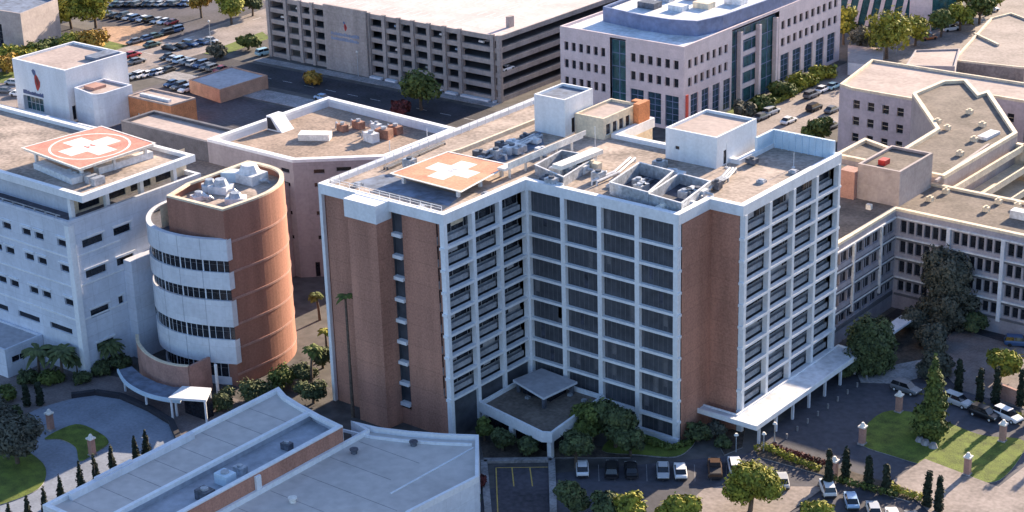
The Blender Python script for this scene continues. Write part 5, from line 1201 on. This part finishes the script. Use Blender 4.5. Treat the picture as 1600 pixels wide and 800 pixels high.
# cypresses
cyl_ = [(1294, 768, 7.2, 'cypress nearest the parked cars at the left end of the right hedge'), (1321, 752, 5.8, 'second cypress along the right hand hedge'), (1356, 762, 5.4, 'third cypress along the right hand hedge'), (1384, 770, 4.9, 'fourth cypress along the right hand hedge'),
        (1448, 792, 6.0, 'dark cypress where the hedge meets the sunny pavement'), (1466, 800, 6.0, 'last dark cypress of the hedge on the sunny pavement'),
        (1497, 612, 6.0, 'slim cypress left of the bright yellow tree'), (1530, 628, 6.2, 'second cypress in front of the courtyard path'), (1555, 632, 7.0, 'dark cypress in front of the bright yellow tree'), (1594, 636, 7.0, 'dark cypress at the right frame edge')]
for i, (x, y, h, lab) in enumerate(cyl_): T(lab, at(x, y), h, .72, 'leaf_cypress', 130+i, 'column', 'cypresses along the right drive', 'cypress', 900, .26)
for i, (x, y) in enumerate([(73.5, 62), (77.5, 61), (81, 63), (85, 60)]): T('unseen cypress added beyond the right edge of the drive to cast streaks', (x, y, 0), 9, .8, 'leaf_cypress', 145+i, 'column', 'added cypresses beyond the drive', 'cypress', 900, .28)  # out of view, added to throw long shadow streaks over the pavement
cl = [(230, 708), (213, 718), (177, 738), (151, 754), (128, 766), (98, 788), (73, 806), (47, 820), (19, 832)]
ord_ = ['first', 'second', 'third', 'fourth', 'fifth', 'sixth', 'seventh', 'eighth', 'ninth']
for i, (x, y) in enumerate(cl): T(ord_[i]+' cypress from the right in the row beside the turning circle', at(x, y+4), 5.4 if i > 1 else 4.6, .6, 'leaf_cypress', 150+i, 'cone', 'cypresses beside the turning circle', 'cypress', 700, .26)
for i, (x, y) in enumerate([(43, 635), (63, 632)]): T(['left', 'right'][i]+' one of two short dark cypresses above the turning circle', at(x, y), 4.2, .7, 'leaf_cypress', 170+i, 'column', 'cypress pair above the turning circle', 'cypress', 700, .26)
# palms
def palm(label, base, h, r, leaf, seed, nf=22):
    rnd = random.Random(seed); x, y = base[:2]; t = thing('palm_tree', label, 'palm tree', (x, y, 0))
    b = MB(); top = Vector((x+rnd.uniform(-.5, .5), y+rnd.uniform(-.5, .5), h)); b.tube([(x, y, 0), (x+(top.x-x)*.3, y+(top.y-y)*.3, h*.5), top], [.32, .24, .2], 8); b.build('trunk', 'bark', t)
    b = MB()
    for k in range(nf):
        a = 2.4*k; el = rnd.uniform(-.3, 1.1); d = Vector((math.cos(a), math.sin(a), 0)); pts = []
        for s in range(6):
            f = s/5; pts.append(top+d*(r*f*math.cos(el*.6))+Vector((0, 0, r*(.75*math.sin(el)*f-.55*f*f))))
        sd_ = d.cross(Vector((0, 0, 1)))
        for s in range(5):
            w0, w1 = .12+.45*math.sin(math.pi*s/5), .12+.45*math.sin(math.pi*(s+1)/5)
            for sg in (-1, 1):
                b.quad([pts[s], pts[s+1], pts[s+1]+sd_*w1*sg+Vector((0, 0, -.18)), pts[s]+sd_*w0*sg+Vector((0, 0, -.18))], 0)
    b.build('fronds', leaf, t); return t
palm('very tall thin palm in front of the left brick edge of the tower', at(552, 652), 22.4, 1.7, 'leaf_mid', 1, 18)
palm('medium palm in the gap between the rotunda and the tower', at(487, 605), 7.6, 2.0, 'leaf_mid', 2)
palm('small palm crown close to the left edge of the tower', at(512, 560), 5.6, 1.5, 'leaf_yellow', 3)
palm('palm touching the mauve wall left of the tower', at(500, 500), 5.4, 1.6, 'leaf_mid', 4)
palm('bushy palm left of the white corner pier', at(98, 592), 5.5, 3.3, 'leaf_dark', 5, 34)
palm('bushy palm beside the low annex', at(62, 592), 5.8, 3.4, 'leaf_dark', 6, 34)
palm('bushy palm between the white corner pier and the rotunda', at(178, 574), 5.0, 2.9, 'leaf_dark', 7, 34)
palm('low fan palm behind the two bushy palms by the annex', at(122, 584), 3.6, 2.6, 'leaf_dark', 8, 30)
# hedges: clipped strips built of many leaves
def hedge(label, pts, wd, h, leaf, seed):
    rnd = random.Random(seed); blobs = []
    for i in range(len(pts)-1):
        a, c = Vector(pts[i][:2]), Vector(pts[i+1][:2]); k = max(1, int((c-a).length/.9))
        for j in range(k):
            p = a.lerp(c, (j+.5)/k); blobs.append((p.x, p.y, .16+h*.5, .75, wd*.55, h*.6*rnd.uniform(.8, 1.15)))
    o = leaf_cloud(blobs, len(blobs)*70, .2, seed).build('hedge', leaf, org=(pts[0][0], pts[0][1], 0)); tag(o, label, 'hedge'); return o
hedge('yellow green clipped hedge curling round the left end of the drive island', [at(1178, 705), at(1200, 704), at(1238, 722), at(1280, 738)], 1.4, 1.1, 'leaf_yellow', 1)
hedge('dark brown low hedge behind the yellow one on the drive island', [at(1205, 700), at(1240, 712), at(1290, 728)], 1.0, .8, 'leaf_red', 2)
hedge('green hedge between the row of cypresses on the right', [at(1290, 748), at(1340, 762), at(1400, 778)], 1.3, 1.0, 'leaf_mid', 3)
hedge('yellow green hedge at the edge of the sunny pavement', [at(1388, 762), at(1415, 776), at(1442, 784)], 1.5, 1.1, 'leaf_yellow', 4)
hedge('low green hedge along the base sill of the tower', [at(1000, 690), at(1050, 704), at(1080, 694)], 1.8, .9, 'leaf_mid', 5)
hedge('low hedge in front of the cypresses on the far side of the drive', [at(1480, 622), at(1530, 640), at(1600, 655)], 1.2, .9, 'leaf_yellow', 6)
hedge('long green hedge along the office verge', [at(1160, 186), at(1230, 155), at(1300, 116)], 2.0, 1.2, 'leaf_yellow', 7)
# rocks on the lawn corner
rnd = random.Random(2)
for i, (x, y) in enumerate([(1437, 690), (1446, 695), (1458, 700)]):
    p = at(x, y); b = MB(); b.cyl(p[0], p[1], .8, .14, .9, 7, 0, .45); tag(b.build('boulder', 'concrete', org=(p[0], p[1], .14)), ['left', 'middle', 'right'][i]+' boulder of three at the foot of the tall lawn conifer', 'boulder', 'boulders on the lawn')

# ------------------------------------------------------------ gate pillars with lamp caps
pil = [(1303, 748, 'pillar with white cap behind the first cypress of the hedge'), (1347, 694, 'brick pillar with white cap at the left edge of the lawn'), (1404, 644, 'brick pillar with white cap at the far edge of the lawn'), (1511, 742, 'brick pillar with white cap on the sunny edge of the lawn'), (1566, 690, 'brick pillar with white cap at the right edge of the lawn'),
       (145, 712, 'brick pillar with white cap on the small oval lawn'), (80, 672, 'red brick pillar with white cap at the left entry of the turning circle')]
for x, y, lab in pil:
    p = at(x, y); t = thing('brick_pillar', lab, 'pillar', p)
    b = MB(); b.box(p[0]-.45, p[0]+.45, p[1]-.45, p[1]+.45, .3, 3.1); b.build('shaft', 'brick_pink', t)
    b = MB(); b.box(p[0]-.6, p[0]+.6, p[1]-.6, p[1]+.6, 0, .32); b.build('base', 'concrete', t)
    b = MB(); b.box(p[0]-.6, p[0]+.6, p[1]-.6, p[1]+.6, 3.1, 3.35); b.cyl(p[0], p[1], .5, 3.35, 3.95, 10, 0, .2); b.build('lamp_cap', 'heli_white', t)
# brick sign wall
p = at(1575, 625); t = thing('sign_wall', 'small sunlit orange brick wall between two dark cypresses', 'wall', p)
b = MB(); b.bar(at(1560, 622), at(1590, 634), .5, 0, 2.8); b.build('wall', 'brick_pink', t)
def lamp(x, y, h, lab):
    p = at(x, y); t = thing('street_lamp', lab, 'street lamp', p); b = MB(); b.cyl(p[0], p[1], .11, 0, h, 8, 0, .07); b.build('pole', 'metal', t); b = MB(); b.cyl(p[0], p[1], .4, h, h+.35, 10, 0, .2); b.build('lamp_head', 'heli_white', t)
lamp(1193, 706, 3.2, 'short lamp with white head at the tip of the drive island'); lamp(1210, 690, 3.2, 'short lamp with white head behind the island lamp'); lamp(1150, 706, 3.0, 'short lamp with white head on the island in front of the canopy')
lamp(1400, 85, 8, 'tall lamp beside the blue tarpaulin'); lamp(560, 120, 7, 'tall lamp on the road in front of the garage'); lamp(330, 75, 8, 'tall lamp on the verge left of the garage')

# ------------------------------------------------------------ vehicles
def loft(b, secs, m=0):
    k = len(secs[0]); n = len(b.v)
    for s in secs: b.v += s
    for i in range(len(secs)-1):
        for j in range(k):
            q = (j+1) % k; b.f.append((n+i*k+j, n+i*k+q, n+(i+1)*k+q, n+(i+1)*k+j)); b.m.append(m)
    b.f.append(tuple(n+j for j in range(k-1, -1, -1))); b.m.append(m); b.f.append(tuple(n+(len(secs)-1)*k+j for j in range(k))); b.m.append(m)
CM = {}
def car_meshes(kind, col):
    key = (kind, col)
    if key in CM: return CM[key]
    L, W_, = (4.7, 1.85) if kind == 'sedan' else (4.8, 1.95) if kind == 'suv' else (5.5, 2.0)
    H, hood = (1.43, .88) if kind == 'sedan' else (1.72, 1.05) if kind == 'suv' else (1.8, 1.1)
    def sec(x, w_, z0, z1): w_ /= 2; return [(x, -w_*.94, z0), (x, w_*.94, z0), (x, w_, z0+.15), (x, w_, z1-.22), (x, w_*.88, z1), (x, -w_*.88, z1), (x, -w_, z1-.22), (x, -w_, z0+.15)]
    body = MB(); l = L/2
    if kind == 'pickup': loft(body, [sec(-l, W_*.93, .42, 1.0), sec(-l+.15, W_, .3, 1.05), sec(0, W_, .28, 1.08), sec(l-.9, W_, .28, 1.05), sec(l-.15, W_*.95, .32, .92), sec(l, W_*.82, .42, .8)])
    else: loft(body, [sec(-l, W_*.84, .42, hood-.08), sec(-l+.18, W_*.95, .3, hood+.02), sec(-l+1.0, W_, .26, hood+.04), sec(.6, W_, .26, hood+.02), sec(l-.9, W_, .28, hood-.04), sec(l-.15, W_*.9, .32, hood-.18), sec(l, W_*.78, .42, hood-.3)])
    cab = MB()
    def cs(x, w_, z): w_ /= 2; return [(x, -w_, z), (x, w_, z)]
    xs = dict(sedan=(-1.95, -1.15, .35, 1.15), suv=(-2.3, -2.0, .45, 1.2), pickup=(-.75, -.6, .65, 1.35))[kind]
    n = 0; g0 = hood-.02 if kind != 'pickup' else 1.03
    wb_, wt = W_*.86, W_*.68
    v = [(xs[0], -wb_/2, g0), (xs[3], -wb_/2, g0), (xs[3], wb_/2, g0), (xs[0], wb_/2, g0), (xs[1], -wt/2, H-.06), (xs[2], -wt/2, H-.06), (xs[2], wt/2, H-.06), (xs[1], wt/2, H-.06)]
    cab.v = v; cab.f = [(0, 1, 5, 4), (1, 2, 6, 5), (2, 3, 7, 6), (3, 0, 4, 7), (4, 5, 6, 7)]; cab.m = [0]*5
    rf = MB(); rf.box(xs[1]-.05, xs[2]+.05, -wt/2-.03, wt/2+.03, H-.055, H)
    for sx in (-1, 1):
        for xx in (xs[1]*.5+xs[2]*.5,): rf.quad([(xx-.05, sx*(wt/2+.01), H-.05), (xx+.05, sx*(wt/2+.01), H-.05), (xx+.05, sx*(wb_/2+.01), g0), (xx-.05, sx*(wb_/2+.01), g0)])
    if kind == 'pickup':
        bed = MB(); bed.box(-l+.15, -.85, -W_/2+.2, W_/2-.2, 1.06, 1.085)
    wh = MB(); 
    for i in range(1):
        k = 14
        for yy in (-.12, .12):
            for j in range(k): wh.v.append((.34*math.cos(2*math.pi*j/k), yy, .34*math.sin(2*math.pi*j/k)))
        for j in range(k): wh.f.append((j, (j+1) % k, k+(j+1) % k, k+j)); wh.m.append(0)
        wh.f.append(tuple(range(k))); wh.f.append(tuple(range(2*k-1, k-1, -1))); wh.m += [0, 0]
        rm_ = MB()
    for yy in (-.125, .125): rm_.quad([(.2*math.cos(2*math.pi*j/8), yy, .2*math.sin(2*math.pi*j/8)) for j in range(8)])
    bp = MB(); bp.box(-.06, .02, -W_*.42, W_*.42, .34, .56)
    hl = MB(); hl.box(-.05, .05, -.18, .18, -.07, .07)
    def me(mb, name, ms):
        o = mb.build(name, ms); d = o.data; bpy.data.objects.remove(o); return d
    out = dict(body=me(body, 'body', 'car_'+col), windows=me(cab, 'windows', 'car_glass'), roof=me(rf, 'roof', 'car_'+col), wheel=me(wh, 'wheel', ['tyre']), rim=me(rm_, 'rim', 'metal_light'), bumper=me(bp, 'bumper', 'shade_dark'), headlight=me(hl, 'headlight', 'lamp_lens'), L=L, W=W_, hood=hood)
    if kind == 'pickup': out['bed'] = me(bed, 'bed', 'shade_dark')
    CM[key] = out; return out
def car(kind, col, pos, ang, label, group, z=0.0, s=1.0):
    d = car_meshes(kind, col); t = thing({'sedan': 'parked_car', 'suv': 'parked_suv', 'pickup': 'pickup_truck'}[kind], label, 'car', (pos[0], pos[1], z+.02), group, ang); t.scale = (s, s, s)
    def add(name, me, loc=(0, 0, 0), par=None): o = bpy.data.objects.new(name, me); C.objects.link(o); o.parent = par or t; o.location = loc; return o
    near = pos[1] < 80
    for k in ('body', 'windows', 'roof', 'bed'):
        if k in d: add(k, d[k])
    for sx in (-1, 1):
        for sy in (-1, 1):
            w_ = add('wheel', d['wheel'], (sx*d['L']*.31, sy*(d['W']/2-.08), .34))
            if near: add('rim', d['rim'], (0, 0, 0), w_)
        if near: add('bumper', d['bumper'], (sx*d['L']*.5, 0, 0))
        add('headlight', d['headlight'], (d['L']/2-.06, sx*d['W']*.33, d['hood']-.3))
    return t
A1 = R(126.5)
lot = [(910, 737, 'white', 'sedan', 'white car standing alone next to the dark tree in the row below the tower'), (956, 739, 'black', 'suv', 'black car left of its black neighbour in the row below the tower'), (986, 739, 'black', 'sedan', 'black car right of its black neighbour in the row below the tower'),
       (1036, 741, 'silver', 'sedan', 'silver car beside the white one in the row below the tower'), (1063, 741, 'white', 'sedan', 'white car right of the silver one in the row below the tower'), (1117, 737, 'brown', 'pickup', 'dark brown pickup truck above the big yellow green tree'), (1148, 733, 'white', 'suv', 'white car half hidden behind the big yellow green tree')]
for x, y, c, k, lab in lot: car(k, c, at(x, y), A1+random.uniform(-.04, .04)+(math.pi if c == 'silver' else 0), lab, 'cars parked below the tower', .02, 1.1)
lot2 = [(1293, 768, 'white', 'suv', 'white van like car right of the hedge cypresses at the bottom'), (1330, 787, 'lightblue', 'sedan', 'light blue car at the bottom next to the white one'), (1365, 802, 'silver', 'sedan', 'silver car third along the bottom edge'), (1395, 812, 'white', 'sedan', 'white car fourth along the bottom edge'), (1425, 820, 'grey', 'suv', 'grey car at the bottom edge beside the sunny pavement'), (1222, 756, 'silver', 'sedan', 'silver car tucked right of the big yellow green tree')]
for x, y, c, k, lab in lot2: car(k, c, at(x, y), A1+random.uniform(-.05, .05), lab, 'cars along the bottom right hedge', .02, 1.1)
dr = [(1415, 612, 'grey', 'suv', 10, 'dark grey car partly behind the tall lawn conifer'), (1496, 632, 'silver', 'suv', 5, 'silver car on the drive right of the tall conifer'), (1538, 652, 'black', 'suv', 5, 'black car behind the right hand lawn pillar'), (1574, 655, 'white', 'suv', 0, 'white car near the right edge of the drive'), (1592, 540, 'blue', 'suv', 40, 'blue car in front of the courtyard building at the right edge')]
for x, y, c, k, a, lab in dr: car(k, c, at(x, y), R(a-15), lab, 'cars on the right hand drive', .02, 1.1)
st = [(1232, 192, 'white', 'sedan', 88, 'white car driving on the sunlit street right of the office block'), (1272, 172, 'black', 'suv', 88, 'black car on the sunlit street ahead of the white one'), (1205, 178, 'silver', 'suv', 86, 'silver car at the near kerb of the street beside the white penthouse'), (1190, 186, 'grey', 'sedan', 86, 'grey car nearest the white penthouse on the street'),
      (1268, 152, 'grey', 'suv', 86, 'dark grey car on the far side of the street below the hedge'), (1285, 143, 'white', 'sedan', 88, 'white car next to the pink building corner'), (1302, 138, 'teal', 'sedan', 88, 'pale teal car behind the pink building corner'), (1300, 175, 'grey', 'sedan', 88, 'grey car tight against the pink building wall'), (1300, 200, 'grey', 'sedan', 88, 'lower grey car against the pink building wall'),
      (1440, 56, 'white', 'suv', 60, 'white car under the yellow street trees at top right'), (1485, 48, 'white', 'suv', 60, 'white car beyond the first one under the street trees'), (1450, 62, 'orange', 'sedan', 60, 'orange car near the service building'), (1505, 38, 'silver', 'sedan', 60, 'silver car third under the top right trees'), (1548, 18, 'white', 'sedan', 60, 'white car furthest up the top right street')]
for x, y, c, k, a, lab in st: car(k, c, at(x, y), R(a), lab, 'cars on the far street', .02, 1.15)
car('suv', 'teal', at(414, 86), R(80), 'pale teal car at the left corner of the parking garage', 'cars near the garage', .1, 1.2)
car('sedan', 'lightblue', at(505, 157), R(4), 'light blue car on the pavement behind the mauve building', 'cars near the garage', .14, 1.1)
# upper left car park: rows
cols = ['white', 'black', 'silver', 'blue', 'grey', 'grey', 'black', 'black', 'blue', 'grey', 'silver', 'blue', 'green', 'black']
ords = ['first', 'second', 'third', 'fourth', 'fifth', 'sixth', 'seventh', 'eighth', 'ninth', 'tenth', 'eleventh', 'twelfth', 'thirteenth', 'fourteenth']
rnd = random.Random(21)
def carrow(a, c, n, ang, rowname, group, seed, fixed=None):
    rnd = random.Random(seed)
    for i in range(n):
        p = N(a[0]+(c[0]-a[0])*i/(n-1), a[1]+(c[1]-a[1])*i/(n-1)); col = (fixed or {}).get(i) or rnd.choice(cols)
        car(rnd.choice(['sedan', 'suv', 'sedan']), col, p, ang+rnd.uniform(-.05, .05)+(math.pi if rnd.random() < .5 else 0), ords[i]+' car from the left, '+col+', in '+rowname, group, .02, 1.1)
carrow((193, 126), (262, 113), 8, R(95), 'nearest row of upper left car park', 'cars in the upper left car park', 1)
carrow((262, 92), (345, 112), 9, R(92), 'row ending at the tan box building', 'cars in the upper left car park', 2, {8: 'red', 2: 'lightblue', 4: 'silver', 0: 'black'})
carrow((268, 134), (292, 143), 3, R(92), 'short row left of tan box building', 'cars in the upper left car park', 3)
carrow((265, 78), (330, 66), 5, R(5), 'line along verge left of garage', 'cars in the upper left car park', 4, {0: 'black'})
carrow((170, 26), (268, 38), 10, R(92), 'front row of top edge car park', 'cars in the top edge car park', 5, {9: 'red'})
carrow((180, 10), (300, 8), 11, R(92), 'second row of top edge car park', 'cars in the top edge car park', 6)
carrow((200, -4), (300, -6), 9, R(92), 'row cut by the top picture edge', 'cars in the top edge car park', 7)
carrow((210, 68), (275, 50), 5, R(86), 'kerb row beside bare orange ground', 'cars along the upper street', 8, {0: 'grey'})
for x, y, c, lab in [(207, 89, 'red', 'red car alone on the sunlit upper street'), (238, 73, 'green', 'dark green car ahead of the red one on the upper street'), (172, 112, 'black', 'black car close to the emblem building'), (214, 99, 'grey', 'grey car near the kerb below the red car')]:
    car('sedan', c, at(x, y), R(86), lab, 'cars on the upper street', .02, 1.2)
for x, y, c, lab in [(22, 132, 'silver', 'silver car at the left edge beside the emblem building'), (10, 145, 'grey', 'grey car at the left frame edge'), (30, 150, 'white', 'white car left of the emblem building entrance')]:
    car('sedan', c, at(x, y), R(20), lab, 'cars left of the emblem building', .02, 1.1)
# cars seen inside the garage bays
gl = 0
for i, (lvz, k) in enumerate([(4, 1), (4, 2), (3, 0), (4, 6), (4, 9), (3, 7), (4, 11), (3, 10), (2, 12), (1, 8), (2, 6)]):
    gi = k if k < 4 else k; xm = (gc[gi]+gc[gi+1])/2
    car('sedan', ['white', 'silver', 'white', 'lightblue'][i % 4], (xm, gy+4.2), R(90), 'pale car inside garage bay %s from left on level %s' % (['one', 'two', 'three', 'four', 'panel', 'five', 'six', 'seven', 'eight', 'nine', 'ten', 'eleven', 'wide'][k], ['one', 'two', 'three', 'four', 'five'][lvz]), 'cars inside the garage', lv[lvz]+.15, 1)
